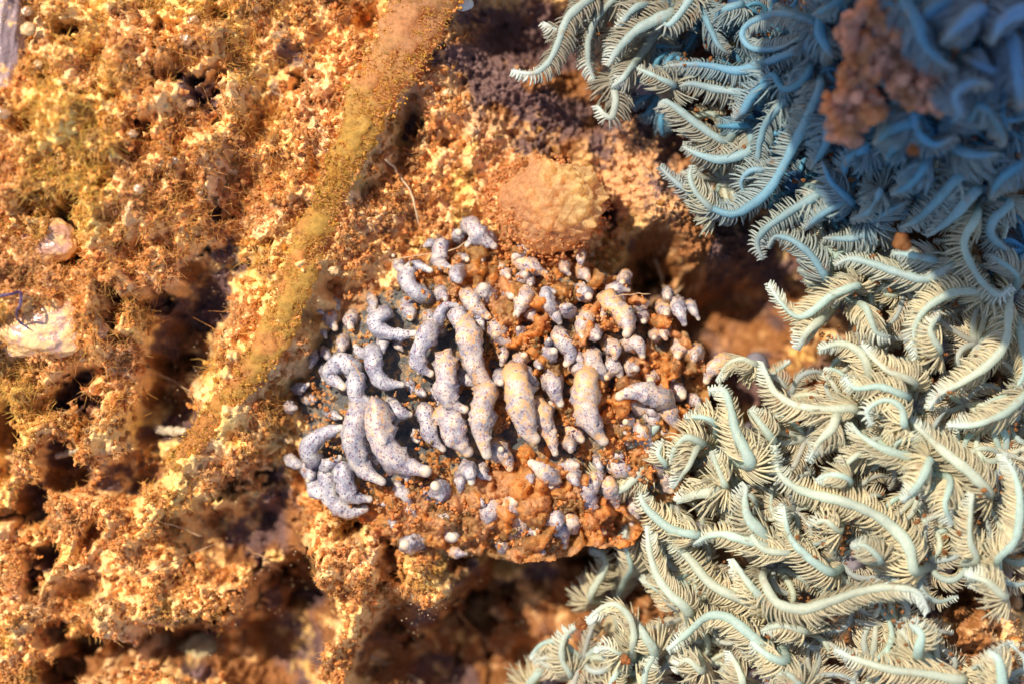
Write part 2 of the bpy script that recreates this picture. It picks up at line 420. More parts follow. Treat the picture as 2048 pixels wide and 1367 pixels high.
def clumps(n, box, zfun, dens, steps=(8, 22), rad=(.02, .055), spread=.75, up=.30, seed=1, sub=0, colour=None):
    r = np.random.default_rng(seed)
    x = r.uniform(box[0], box[2], n*3); y = r.uniform(box[1], box[3], n*3)
    keep = r.uniform(0, 1, n*3) < dens(x, y); x, y = x[keep][:n], y[keep][:n]
    z = zfun(x, y); m = len(x)
    K = r.integers(steps[0], steps[1], m)
    tot = K.sum(); own = np.repeat(np.arange(m), K)
    kk = np.arange(tot)-np.repeat(np.cumsum(K)-K, K)
    stp = r.normal(0, 1, (tot, 3)); stp = norm(stp)
    rb = r.uniform(rad[0], rad[1], tot)*np.repeat(r.uniform(.6, 1.35, m), K)
    lean = np.repeat(norm(np.stack([r.normal(0, 1, m), r.normal(0, 1, m), np.abs(r.normal(.6, .8, m))], -1)), K, axis=0)
    stp = (stp*spread+lean*up)*rb[:, None]*1.5
    c = np.cumsum(stp, axis=0); first = np.repeat(np.cumsum(K)-K, K)
    c = c-c[first]
    # three branches restart from earlier in the walk
    br = (kk > K[own]//2); alt = first+kk//2
    c = np.where(br[:, None], c*.4+c[alt]*.6*np.array([-1, 1, 1]), c)
    base = np.stack([(x-1024)/100, (683.5-y)/100, z], -1)
    ctr = base[own]+c; 
    v0, f0 = ico(sub)
    nv = len(v0)
    sc = rb[:, None]*r.uniform(.6, 1.3, (tot, 3))
    V = ctr[:, None, :]+v0[None]*sc[:, None, :]*r.uniform(.5, 1.5, (tot, nv, 1))
    F = (f0[None]+(np.arange(tot)*nv)[:, None, None]).reshape(-1, 3)
    pc = colour(x, y, r)[own]*r.uniform(.82, 1.15, (tot, 1))
    return V.reshape(-1, 3), F, np.repeat(pc, nv, axis=0), ctr, rb, own

def fl_dens(px, py):
    x, y = px/100., py/100.
    b = bare_and_shade_mask(px, py); h = H(px, py, True)
    d = (1-b)**1.6*smooth(-.95, -.45, h)*(0.42+.95*smooth(.38, .6, fbm(x, y, 1.8, 3, 121)))
    d *= np.where(slug_mask(px, py) > .05, .0, 1.)
    d *= np.where(coral_zone(px, py), .06, 1.)
    dr, _ = seg_dist(px, py, RIB); d *= np.where(dr < 46, .04, 1.)
    d *= 1-.86*smooth_zone(px, py)
    d *= np.where(np.hypot((px-1100)/112, (py-415)/98) < 1, .0, 1.)
    return np.clip(d, 0, 1)
def fl_col(px, py, r):
    c, *_ = rough_pig(px, py, None)
    t = r.uniform(0, 1, (len(px), 1))
    pale = np.array([.88, .60, .30]); dark = np.array([.80, .43, .13])
    return np.where(t < .18, c*.55+pale*.45, np.where(t > .86, c*.5+dark*.5, c))
parts = []
V1, F1, C1, ctr, rb, own = clumps(15000, (-90, -90, 2140, 1460), lambda x, y: H(x, y), fl_dens, seed=2, colour=fl_col, rad=(.013, .040))
fluff = obj('silt_turf', make_mesh('silt_turf', V1, F1, C1), M_fluff)
tag(fluff, 'clotted orange silt caught in fine algal turf over the rock', 'algal turf', kind='stuff')
# fuzz: fine bristles standing off the clots
r = np.random.default_rng(5)
sel = np.concatenate([r.integers(0, len(ctr), 60000), r.choice(np.where((ctr[:, 0] < -4.6) & (ctr[:, 1] > -1.5))[0], 14000)])
d = norm(r.normal(0, 1, (len(sel), 3))+np.array([0, 0, .35]))
L_ = r.uniform(.05, .15, len(sel)); ul = (ctr[sel][:, 0] < -4.6) & (ctr[sel][:, 1] > -1.5); L_[ul] *= r.uniform(1.0, 1.9, ul.sum())
s = np.linspace(0, 1, 3)
bend = r.normal(0, .5, (len(sel), 3))
Pb = ctr[sel][:, None, :]+L_[:, None, None]*(s[None, :, None]*d[:, None, :]+(s**2)[None, :, None]*bend[:, None, :])
Rb = np.tile(np.array([.009, .0065, .003]), (len(sel), 1))
Vf, Ff, *_ = multi_tube(Pb, Rb, 3)
cf = np.minimum(.95, fl_col(ctr[sel][:, 0]*100+1024, 683.5-ctr[sel][:, 1]*100, r)*np.array([1.14, 1.18, 1.1]))
fuzz = obj('algal_fuzz', make_mesh('algal_fuzz', Vf, Ff, np.repeat(cf, 9, axis=0)), M_fluff)
tag(fuzz, 'fine silty algal hairs standing out from the orange clots', 'algal fuzz', kind='stuff')

# ------------------------------------------------------------------ the sea slug
slug_o = at(985, 800, 0.05)
slug = empty('sea_slug', slug_o)
tag(slug, 'sea slug covered in pale lilac speckled finger-like cerata, half buried under orange silt', 'sea slug')
# body: one closed mound with a foot edge
nu, nv_ = 150, 46
aa = np.linspace(0, 2*np.pi, nu, endpoint=False)
rr_ = np.linspace(0.02, 1, nv_)
bx = []; 
A_, R_ = np.meshgrid(aa, rr_)
dirx, diry = np.cos(A_), np.sin(A_)
lo = np.zeros(nu)
for q in np.linspace(40, 460, 211):       # outline radius of the oval
    ok = slug_mask(985+q*np.cos(aa), 800+q*np.sin(aa)) > .03
    lo = np.where(ok & (lo >= q-3.0), q, lo) if q > 40 else np.where(ok, q, lo)
lo = (lo+np.roll(lo, 1)+np.roll(lo, -1)+np.roll(lo, 2)+np.roll(lo, -2))/5
BX, BY = 985+R_*lo*dirx, 800+R_*lo*diry
BZ = SB(BX, BY)*np.sqrt(np.clip(1-R_**8, 0, 1))-.12
Pbod = np.stack([(BX-1024)/100, (683.5-BY)/100, BZ], -1)-slug_o
low = Pbod[-1:].copy(); low[..., 2] = -.5
Pbod = np.concatenate([Pbod, low], 0); K = nv_+1
idx = np.arange(K*nu).reshape(K, nu)
Fb = np.stack([idx[:-1], np.roll(idx[:-1], -1, 1), np.roll(idx[1:], -1, 1), idx[1:]], -1).reshape(-1, 4)
colb = np.zeros((K*nu, 3)); colb[:, 1] = .30+.35*(fbm(Pbod[..., 0].ravel()*1., Pbod[..., 1].ravel()*1., 1.5, 3, 131)-.5); colb[:, 2] = .75
capc = np.arange(nu)[None, :]
V_ = Pbod.reshape(-1, 3)
obj('body', make_mesh('slug_body', V_, Fb, colb), body_skin(), slug)

# cerata: base to tip in photo pixels, widest diameter, dusting, height offset, green base
CER = [
 ([(915,482),(918,463)],27,.1,.1), ([(995,488),(962,468),(930,494)],26,.1,.25), ([(884,492),(862,486),(846,494)],24,.2,.15), ([(786,516),(787,512)],15,.1,.0),
 ([(871,597),(838,588),(815,562),(829,531),(866,543)],31,.1,.3), ([(768,628),(750,648),(785,668),(838,666)],35,.08,.35), ([(812,600),(822,640)],34,.25,.0),
 ([(888,668),(877,636),(891,611),(919,611)],21,.2,.4), ([(976,608),(966,570)],38,.3,.2), ([(996,530),(1019,556)],27,.5,.1), ([(1018,566),(1024,594)],30,.4,.05),
 ([(1052,592),(1043,606),(1029,636)],36,.45,.25), ([(758,706),(724,706),(708,688)],25,.15,.15), ([(706,734),(680,724),(661,748),(692,778)],38,.1,.35),
 ([(748,706),(748,738),(768,764),(810,769)],36,.12,.4), ([(712,758),(716,798),(759,818)],38,.08,.45), ([(860,662),(838,698),(841,732),(868,750)],40,.3,.4),
 ([(930,648),(940,695),(956,744),(990,780)],52,.42,.45), ([(1003,772),(1002,766)],27,.25,.5), ([(893,728),(892,775),(906,806),(938,822)],52,.42,.5),
 ([(778,798),(794,822),(826,829)],31,.12,.3), ([(722,815),(706,872),(724,932),(771,967)],52,.36,.55), ([(755,824),(766,884),(806,926),(863,944)],62,.40,.55),
 ([(850,826),(862,870),(891,902)],34,.3,.25), ([(902,834),(910,872),(943,911)],58,.42,.4), ([(974,790),(961,850),(976,918)],50,.42,.55),
 ([(1000,918),(1002,896)],28,.35,.2), ([(1030,756),(1042,812),(1056,862),(1078,884)],60,.46,.5), ([(1078,812),(1098,862),(1112,912)],36,.42,.3),
 ([(1106,762),(1112,790),(1125,814)],38,.25,.35), ([(1172,762),(1174,820),(1192,862),(1214,888)],58,.46,.45), ([(1322,796),(1275,782),(1230,795)],52,.34,.4),
 ([(1310,822),(1262,806)],40,.5,.1), ([(1338,770),(1370,795)],34,.3,.2), ([(1132,856),(1168,882)],34,.5,.0), ([(1096,950),(1078,936),(1056,920)],38,.4,.3),
 ([(1120,938),(1158,928)],34,.35,.15), ([(1126,975),(1101,972)],24,.3,.1), ([(1022,1010),(1030,998)],48,.45,.0), ([(894,996),(868,968)],42,.25,.3),
 ([(926,1042),(893,1016)],36,.25,.2), ([(842,1080),(806,1090)],46,.2,.2), ([(920,1082),(908,1078)],34,.25,.1), ([(1010,1094),(1000,1086)],28,.3,.0),
 ([(626,916),(618,892),(646,867),(688,853)],38,.08,.5), ([(636,940),(660,926),(684,911)],29,.08,.3), ([(626,938),(634,982),(667,993)],33,.05,.25),
 ([(652,950),(664,998),(700,1022),(738,1014)],40,.05,.2), ([(686,944),(702,988),(746,998)],40,.05,.3), ([(650,822),(684,836)],19,.2,.3), ([(604,794),(634,799)],21,.45,.1),
 ([(824,886),(836,882)],24,.2,.0), ([(1120,632),(1098,608),(1093,580),(1113,586)],29,.12,.3), ([(1150,634),(1130,616),(1144,610)],27,.3,.25),
 ([(1192,604),(1180,594)],34,.15,.2), ([(1208,594),(1228,578),(1262,580)],27,.3,.2), ([(1254,546),(1244,566)],27,.35,.1), ([(1222,604),(1248,634),(1256,656),(1250,674)],50,.44,.35),
 ([(1265,616),(1296,606)],28,.35,.25), ([(1284,622),(1288,644)],26,.3,.2), ([(1337,604),(1336,596)],20,.2,.1), ([(1352,596),(1360,624),(1371,653)],30,.15,.3),
 ([(1374,606),(1386,618),(1399,641)],23,.3,.25), ([(1330,638),(1334,630)],28,.5,.1), ([(1174,636),(1162,660),(1166,682)],34,.36,.2), ([(1178,648),(1196,676)],30,.3,.3),
 ([(1242,694),(1274,686),(1287,718)],31,.32,.4), ([(1250,728),(1274,737)],32,.45,.15), ([(1366,672),(1354,716)],36,.38,.2), ([(1342,722),(1345,760)],28,.38,.15),
 ([(1099,684),(1097,679)],20,.2,.3), ([(1082,724),(1110,700)],33,.25,.25), ([(1082,740),(1079,735)],20,.15,.3), ([(1132,706),(1134,698)],18,.3,.1),
 ([(1042,662),(1036,656)],22,.3,.1), ([(1022,644),(1020,636)],18,.3,.1), ([(1044,720),(1050,708)],24,.5,.0), ([(1046,556),(1052,546)],28,.35,.0), ([(1066,580),(1062,570)],20,.3,.0),
 ([(996,678),(990,666)],26,.5,.1), ([(1078,1050),(1084,1044)],24,.35,.1), ([(1068,1074),(1074,1068)],30,.2,.0), ([(1030,1062),(1036,1054)],28,.45,.1), ([(1096,1036),(1102,1030)],24,.35,.0),
 ([(1312,740),(1300,762)],30,.45,.1), ([(1208,736),(1214,756)],26,.5,.1), ([(1198,560),(1206,552)],22,.5,.1), ([(944,528),(936,520)],22,.4,.0), ([(1268,850),(1250,842)],26,.5,.0),
 ([(960,506),(964,522)],18,.35,.1), ([(1164,990),(1150,1000)],26,.45,.0), ([(1060,846),(1050,838)],22,.5,.0), ([(1312,660),(1308,676)],26,.5,.1),
]
def ceras(pts, wd, dust, dz, seed):
    r = np.random.default_rng(seed)
    n = len(pts); R = wd/200*(1.0 if wd < 45 else .90)
    P = []
    big = len(pts) > 2 and wd > 33
    if big: pts = [(1.5*pts[0][0]-.5*pts[1][0], 1.5*pts[0][1]-.5*pts[1][1])]+list(pts) if math.hypot(pts[1][0]-pts[0][0], pts[1][1]-pts[0][1]) < 24 else [(1.12*pts[0][0]-.12*pts[1][0], 1.12*pts[0][1]-.12*pts[1][1])]+list(pts)
    n = len(pts)
    pts = [tuple(map(float, p)) for p in pts]
    if math.hypot(pts[-1][0]-pts[0][0], pts[-1][1]-pts[0][1]) < wd*.6:
        a_ = math.atan2(pts[-1][1]-pts[0][1], pts[-1][0]-pts[0][0]) if seed % 3 else 1.2+r.normal(0, .4)
        pts[0] = (pts[-1][0]-math.cos(a_)*wd*.95, pts[-1][1]-math.sin(a_)*wd*.95)
    short = math.hypot(pts[-1][0]-pts[0][0], pts[-1][1]-pts[0][1]) < wd*1.15
    for i, (a, b) in enumerate(pts):
        t = i/(n-1)
        sb = max(float(SB(np.array([float(a)]), np.array([float(b)]))[0]), .25)
        sb = min(sb, 1.2)+.12*float(smooth(800, 1000, a+0.))
        if short: z = sb+(-.35 if i == 0 else dz+R*1.4+.10)
        else: z = sb+dz*math.sin(min(1, t*1.25+.12)*math.pi*.62)+R*.55-(.35 if i == 0 else 0)
        P.append(at(a, b, z))
    P = spline(P, 34)
    t = np.linspace(0, 1, 34)
    prof = np.interp(t, [0, .18, .42, .66, .82, .90, 1], [.62, .88, 1., .90, .62, .44, .36] if not short else [.6, .85, 1, .95, .72, .52, .38])
    wl = np.linalg.norm(P[-1]-P[-3])*17+1e-6
    prof = prof*(1+.06*np.sin(t*19+r.uniform(0, 6)))
    endr = R*prof[-1]
    total = np.linalg.norm(np.diff(P, axis=0), axis=1).sum()
    de = (1-t)*total
    capf = np.sqrt(np.clip(1-(1-np.clip(de/endr, 0, 1))**2, 0, 1))
    Rr = np.maximum(R*prof*capf, 1e-4)
    # more rings near the tip so it stays round
    tt = np.concatenate([np.linspace(0, .8, 22), 1-.2*(1-np.linspace(0, 1, 15)[1:])**1.8])
    P = np.stack([np.interp(tt, t, P[:, k]) for k in range(3)], -1)
    prof2 = np.interp(tt, t, prof); de = (1-tt)*total
    capf = np.sqrt(np.clip(1-(1-np.clip(de/endr, 0, 1))**2, 0, 1)); Rr = np.maximum(R*prof2*capf, 1e-4)
    K = len(tt); S = 18
    V, F, A, B, T = multi_tube(P[None], Rr[None], S)
    th = np.arange(S)/S*2*np.pi
    ctr = np.repeat(P, S, axis=0); out = norm(V-ctr)
    # low knobs along the skin
    nb = int(8+total/R*8)
    u0 = r.uniform(.05, .86, nb); a0 = r.uniform(0, 2*np.pi, nb)
    U = np.repeat(tt, S); TH = np.tile(th, K); disp = np.zeros(K*S)
    for k in range(nb):
        du = (U-u0[k])*total/R; da = np.abs((TH-a0[k]+np.pi) % (2*np.pi)-np.pi)
        disp += r.uniform(.12, .34)*(1.35 if wd > 40 else 1)*np.exp(-(du**2+da**2)/.04)
    disp += .42*(n3(V, 3.0, seed)-.5)+.22*(n3(V, 9, seed)-.5)
    V = V+out*(disp*np.repeat(Rr, S))[:, None]
    colr = np.zeros((K*S, 3))
    tipw = min(.30, endr*1.5/total+.03)*(.8 if short else 1)
    colr[:, 0] = np.clip((U-(1-tipw*1.1)+.10*(n3(V, 9, seed)-.5))/(tipw*.8), 0, 1)*r.uniform(.3, .8)
    colr[:, 1] = min(.36, dust*.62+.12*float(smooth(760, 1150, pts[-1][0])))+.10*(n3(V, 2.2, seed+9)-.5)+.10*smooth(.7, .1, U)
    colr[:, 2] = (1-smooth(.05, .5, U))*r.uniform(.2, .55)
    return V, F, colr
for i, (pts, wd, du, dz) in enumerate(CER):
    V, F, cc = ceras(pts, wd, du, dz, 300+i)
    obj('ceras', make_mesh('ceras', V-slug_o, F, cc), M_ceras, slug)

# many more small cerata crowd between the large ones
r = np.random.default_rng(600); Vx, Fx, Cx = [], [], []; off = 0; placed = [(p[-1][0], p[-1][1], w_) for p, w_, *_ in CER]+[(sum(q[0] for q in p)/len(p), sum(q[1] for q in p)/len(p), w_) for p, w_, *_ in CER]
extra = 0
for _ in range(6000):
    if extra >= 120: break
    x, y = r.uniform(590, 1420), r.uniform(450, 1120)
    if x < 800 and y < 1000 and r.uniform() < .75: continue
    if float(slug_mask(np.array([x]), np.array([y]))[0]) < .05: continue
    wd = r.uniform(20, 40)*(1 if x > 900 else .8)
    if any(math.hypot(x-a, y-b) < (wd+c)*.46 for a, b, c in placed): continue
    placed.append((x, y, wd)); a = 1.15+r.normal(0, .35); ln = wd*r.uniform(.9, 2.0)
    cv = r.normal(0, .25)
    V, F, cc = ceras([(x-math.cos(a)*ln, y-math.sin(a)*ln), (x-math.cos(a+cv)*ln*.5+cv*8, y-math.sin(a+cv)*ln*.5), (x, y)], wd, r.uniform(.2, .5), r.uniform(.0, .3), 700+extra)
    Vx.append(V); Fx.append(F+off); Cx.append(cc); off += len(V); extra += 1
o = obj('small_cerata', make_mesh('small_cerata', np.concatenate(Vx)-slug_o, np.concatenate(Fx), np.concatenate(Cx)), M_ceras, slug); o['kind'] = 'stuff'

# silt strings and clots lying on the slug
def sl_dens(px, py):
    x, y = px/100., py/100.
    s = slug_mask(px, py)
    a = smooth(.46, .60, fbm(x, y, 2.2, 3, 141))
    right = .22+.78*smooth(820, 1120, px)
    low = np.exp(-((px-960)/200)**2-((py-1010)/60)**2)*1.6
    hi = np.exp(-((px-940)/130)**2-((py-560)/60)**2)*1.0
    return np.clip((s > .03)*(a*right+low*.8+hi*.7), 0, 1)
def sl_z(x, y):
    return SB(x, y)+np.random.default_rng(3).uniform(-.05, .55, len(x))*smooth(.2, .7, vn(x/60, y/60, 8))
def sl_col(px, py, r):
    t = r.uniform(0, 1, (len(px), 1))
    return np.where(t < .55, np.array([[.94, .54, .20]]), np.where(t < .85, np.array([[.88, .58, .30]]), np.array([[.50, .34, .16]])))
bxs = np.arange(560, 1440, 2.2); bys = np.arange(420, 1140, 2.2); QX, QY = np.meshgrid(bxs, bys)
S_ = slug_mask(QX, QY); xx, yy = QX/100, QY/100
cvr = sl_dens(QX, QY)
web = .5+.5*np.cos(6.28*(fbm(xx, yy*.8, 1.5, 3, 151)*3.2))          # stringy ridges
th_ = np.clip(-.02+.60*cvr+.34*web*smooth(700, 1000, QX)+.3*smooth(90, 20, np.abs(S_*100-0)*3)+.55*(fbm(xx, yy, 5, 4, 161)-.5)+.22*(fbm(xx, yy, 16, 3, 171)-.5), 0, 1.05)
th_ = np.maximum(th_, .42*smooth(-20, -70, (QX-690)*.55+(QY-700)*.8)+.0)+.0
BZ_ = SB(QX, QY)-.36+.80*th_**1.1+.20*smooth(860, 1080, QX)*th_+.16*smooth(940, 1000, QY)
BZ_ = np.where(S_ > .02, BZ_, -.6)+(fbm(xx, yy, 26, 2, 181)-.5)*.10
Pq = np.stack([(QX-1024)/100, (683.5-QY)/100, BZ_], -1)
iq = np.arange(QX.size).reshape(QX.shape)
okq = (S_[:-1, :-1] > .015) & (S_[1:, 1:] > .015)
Fq = np.stack([iq[:-1, :-1], iq[1:, :-1], iq[1:, 1:], iq[:-1, 1:]], -1)[okq]
mixq = smooth(.42, .62, fbm(xx, yy, 3.3, 4, 191))[..., None]; olq = smooth(.56, .68, fbm(xx, yy, 2.6, 3, 195))[..., None]
Cq = np.array([.95, .53, .20])+(np.array([.90, .56, .30])-np.array([.95, .53, .20]))*mixq
Cq = Cq+(np.array([.42, .29, .14])-Cq)*olq*.6
ob = obj('silt_sheet', make_mesh('silt_sheet', Pq.reshape(-1, 3), Fq, Cq.reshape(-1, 3)), M_fluff)
tag(ob, 'stringy sheet of orange silt draped over the body of the slug', 'silt', kind='stuff')
V2, F2, C2, ctr2, rb2, own2 = clumps(4200, (580, 430, 1430, 1130), sl_z, sl_dens, seed=12, colour=sl_col, rad=(.009, .026), steps=(8, 24), spread=.8, up=.12)
sl = obj('silt_clots', make_mesh('silt_clots', V2, F2, C2), M_fluff)
tag(sl, 'orange silt clots and strings settled between the slug cerata', 'silt', kind='stuff')

# ------------------------------------------------------------------ yellow-green algal strand
def ribbon(name, path, wid, hgt, label, cat, m, seed, lift=0.):
    n = 170
    pts = [at(a, b, 0) for a, b in path]
    Pc = spline(pts, n)
    px = Pc[:, 0]*100+1024; py = 683.5-Pc[:, 1]*100
    hz = H(px, py); k = np.ones(25)/25; hz = np.convolve(np.pad(hz, 12, mode='edge'), k, 'valid')
    Pc[:, 2] = hz+lift
    t = np.linspace(0, 1, n)
    S = 40
    W = np.interp(t, np.linspace(0, 1, len(wid)), wid)/200
    V, F, A, B, T = multi_tube(Pc[None], np.ones((1, n)), S)
    th = np.arange(S)/S*2*np.pi
    V = Pc[:, None, :]+W[:, None, None]*np.cos(th)[None, :, None]*A[0][:, None, :]+(W*hgt)[:, None, None]*np.sin(th)[None, :, None]*B[0][:, None, :]
    V = V.reshape(-1, 3); ctr = np.repeat(Pc, S, axis=0)
    out = norm(V-ctr)
    xx, yy = V[:, 0], V[:, 1]
    dsp = (fbm(xx+V[:, 2], yy, 2.2, 3, seed)-.5)*.28+(fbm(xx, yy+V[:, 2], 9, 3, seed+3)-.5)*.20
    V = V+out*(dsp*np.repeat(np.minimum(1, W/.3), S))[:, None]
    gr = np.array([.80, .57, .15]); st = np.array([.88, .50, .17]); pk = np.array([.78, .49, .28])
    tt = np.repeat(t, S)
    f = smooth(.42, .60, fbm(xx, yy, 1.7, 4, seed+7)+.26*(smooth(.42, .2, tt))-.16+.12*smooth(.72, .9, tt))
    cc = gr+(st-gr)*f[:, None]; cc = cc+(pk-cc)*(smooth(.36, .15, tt)*.7)[:, None]
    org = Pc[n//2].copy()
    o = obj(name, make_mesh(name, V-org, F, cc), m); o.location = org
    tag(o, label, cat)
    return o, Pc, W
rib, RP, RW = ribbon('algal_strand', RIB, [126, 120, 104, 74, 60, 58, 62, 60, 52, 42, 24], .5, 'long yellow-green algal strand dusted with silt, running diagonally left of the slug', 'algae', M_fluff, 201, .24)
# fuzz on the strand
r = np.random.default_rng(31)
k = r.integers(0, len(RP), 9000); a = r.uniform(-1, 1, 9000)
tan = norm(np.gradient(RP, axis=0)); sd_ = norm(np.cross(tan, np.array([0, 0, 1.])))
b0 = RP[k]+sd_[k]*(a*RW[k]*1.02)[:, None]+np.array([0, 0, 1])*(np.sqrt(1-a*a*.96)*RW[k]*.45)[:, None]
dd = norm(sd_[k]*a[:, None]*.9+np.array([0, 0, .6])+r.normal(0, .45, (9000, 3)))
Ls = r.uniform(.03, .10, 9000)
Pb = b0[:, None, :]+Ls[:, None, None]*(s[None, :, None]*dd[:, None, :]+(s**2)[None, :, None]*r.normal(0, .3, (9000, 1, 3)))
Vf, Ff, *_ = multi_tube(Pb, np.tile(np.array([.012, .009, .003]), (9000, 1)), 3)
cc = np.where(r.uniform(0, 1, (9000, 1)) < .5, np.array([[.84, .62, .18]]), np.array([[.92, .62, .28]]))
o = obj('hairs', make_mesh('strand_hairs', Vf-RP[len(RP)//2], Ff, np.repeat(cc, 9, axis=0)), M_fluff, rib); o['kind'] = 'stuff'

def rb_z(x, y):
    d, t = seg_dist(x, y, RIB); wpx = np.interp(t, np.linspace(0, 1, 11), [150, 150, 135, 95, 80, 78, 84, 80, 70, 55, 30])/2
    k = np.clip(t*(len(RP)-1), 0, len(RP)-1).astype(int)
    return RP[k][:, 2]+wpx/100*.45*np.sqrt(np.clip(1-(d/wpx)**2, 0, 1))
def rb_d(x, y):
    d, t = seg_dist(x, y, RIB); wpx = np.interp(t, np.linspace(0, 1, 11), [150, 150, 135, 95, 80, 78, 84, 80, 70, 55, 30])/2
    return (d < wpx*.98)*(.12+.88*smooth(.35, 1., d/wpx))*smooth(.3, .5, fbm(x/100, y/100, 2.5, 3, 222))
def rb_c(x, y, r):
    t = r.uniform(0, 1, (len(x), 1)); return np.where(t < .45, np.array([[.84, .58, .14]]), np.where(t < .8, np.array([[.94, .60, .26]]), np.array([[.76, .50, .10]])))
V3, F3, C3, *_ = clumps(3400, (300, -60, 960, 960), rb_z, rb_d, steps=(5, 12), rad=(.010, .024), seed=44, colour=rb_c, up=.1)
o = obj('silt_coat', make_mesh('strand_silt', V3-RP[len(RP)//2], F3, C3), M_fluff, rib); o['kind'] = 'stuff'

# ------------------------------------------------------------------ knobbly lump above the slug
def lump(name, px, py, sx, sy, sz, z0, seed, colf, label, cat, m, sub=5, kn=60, kamp=.16, kin=.012, apex=None):
    v, f = ico(sub); r = np.random.default_rng(seed)
    d = 1+.20*(n3(v, 1.6, seed)-.5)*2*.8+.08*(n3(v, 5, seed+1)-.5)*2+.10*(n3(v, 3.2, seed+6)-.5)*2+.08*(n3(v, 9, seed+2)-.5)*2+.035*(n3(v, 22, seed+2)-.5)*2
    kd = norm(r.normal(0, 1, (kn, 3))+np.array([.5, .2, 1.2]))
    for q in kd:
        d = d+kamp*r.uniform(.4, 1)*np.exp(-np.sum((v-q)**2, 1)/kin)
    P = v*d[:, None]*np.array([sx, sy, sz])/100
    if apex is not None: P[:, :2] += np.array(apex)*np.clip(P[:, 2:3], 0, None)
    o = obj(name, make_mesh(name, P, f, colf(v, P)), m); o.location = at(px, py, z0)
    tag(o, label, cat); return o
def lumpc(v, P):
    c = np.array([.92, .57, .27]); y = np.array([.95, .72, .36]); p = np.array([.78, .48, .26])
    t = smooth(.45, .9, v@norm(np.array([.5, .15, .9])))
    o = c+(y-c)*t[:, None]; q = smooth(.5, .62, n3(v, 3.2, 3))
    return o+(p-o)*(q*.7)[:, None]
lump('encrusted_lump', 1096, 418, 98, 84, 115, .55, 4, lumpc, 'rounded knobbly lump caked in orange-yellow silt, just above the slug', 'lump', M_fluff, 6, 110, .12, .006, (.10, .22))
lump_o = bpy.data.objects['encrusted_lump']
def lz(x, y):
    q = np.clip(1-((x-1094)/122)**2-((y-420)/104)**2, 0, 1); return np.maximum(.45+1.02*np.sqrt(q)*1.0-.10, H(x, y)+.05)
V5, F5, C5, *_ = clumps(1500, (960, 310, 1235, 530), lz, lambda x, y: ((((x-1094)/128)**2+((y-420)/110)**2) < 1)*(.10+.25*smooth(.62, .98, ((x-1094)/122)**2+((y-420)/104)**2)), steps=(5, 14), rad=(.010, .028), seed=55, up=.1, colour=lambda x, y, r: np.where(r.uniform(0, 1, (len(x), 1)) < .5, np.array([[.93, .58, .27]]), np.array([[.85, .50, .22]])))
o = obj('silt_coat', make_mesh('lump_silt', V5-np.array(lump_o.location), F5, C5), M_fluff, lump_o); o['kind'] = 'stuff'

# ------------------------------------------------------------------ soft corals
def canopy(px, py):
    px = np.asarray(px, float); py = np.asarray(py, float)
    u = smooth(1250, 1950, px)
    z = 1.0+1.1*u+3.0*smooth(560, 120, py)*smooth(1380, 1900, px)+.5*smooth(1300, 1500, px)*smooth(700, 1000, py)
    return z
def shade_blue_amt(px, py):  # how much blue shade is mixed into the upper corals' colour
    return float(smooth(640, 330, py+0*px)*smooth(1230, 1600, px+(330-py)*.2))
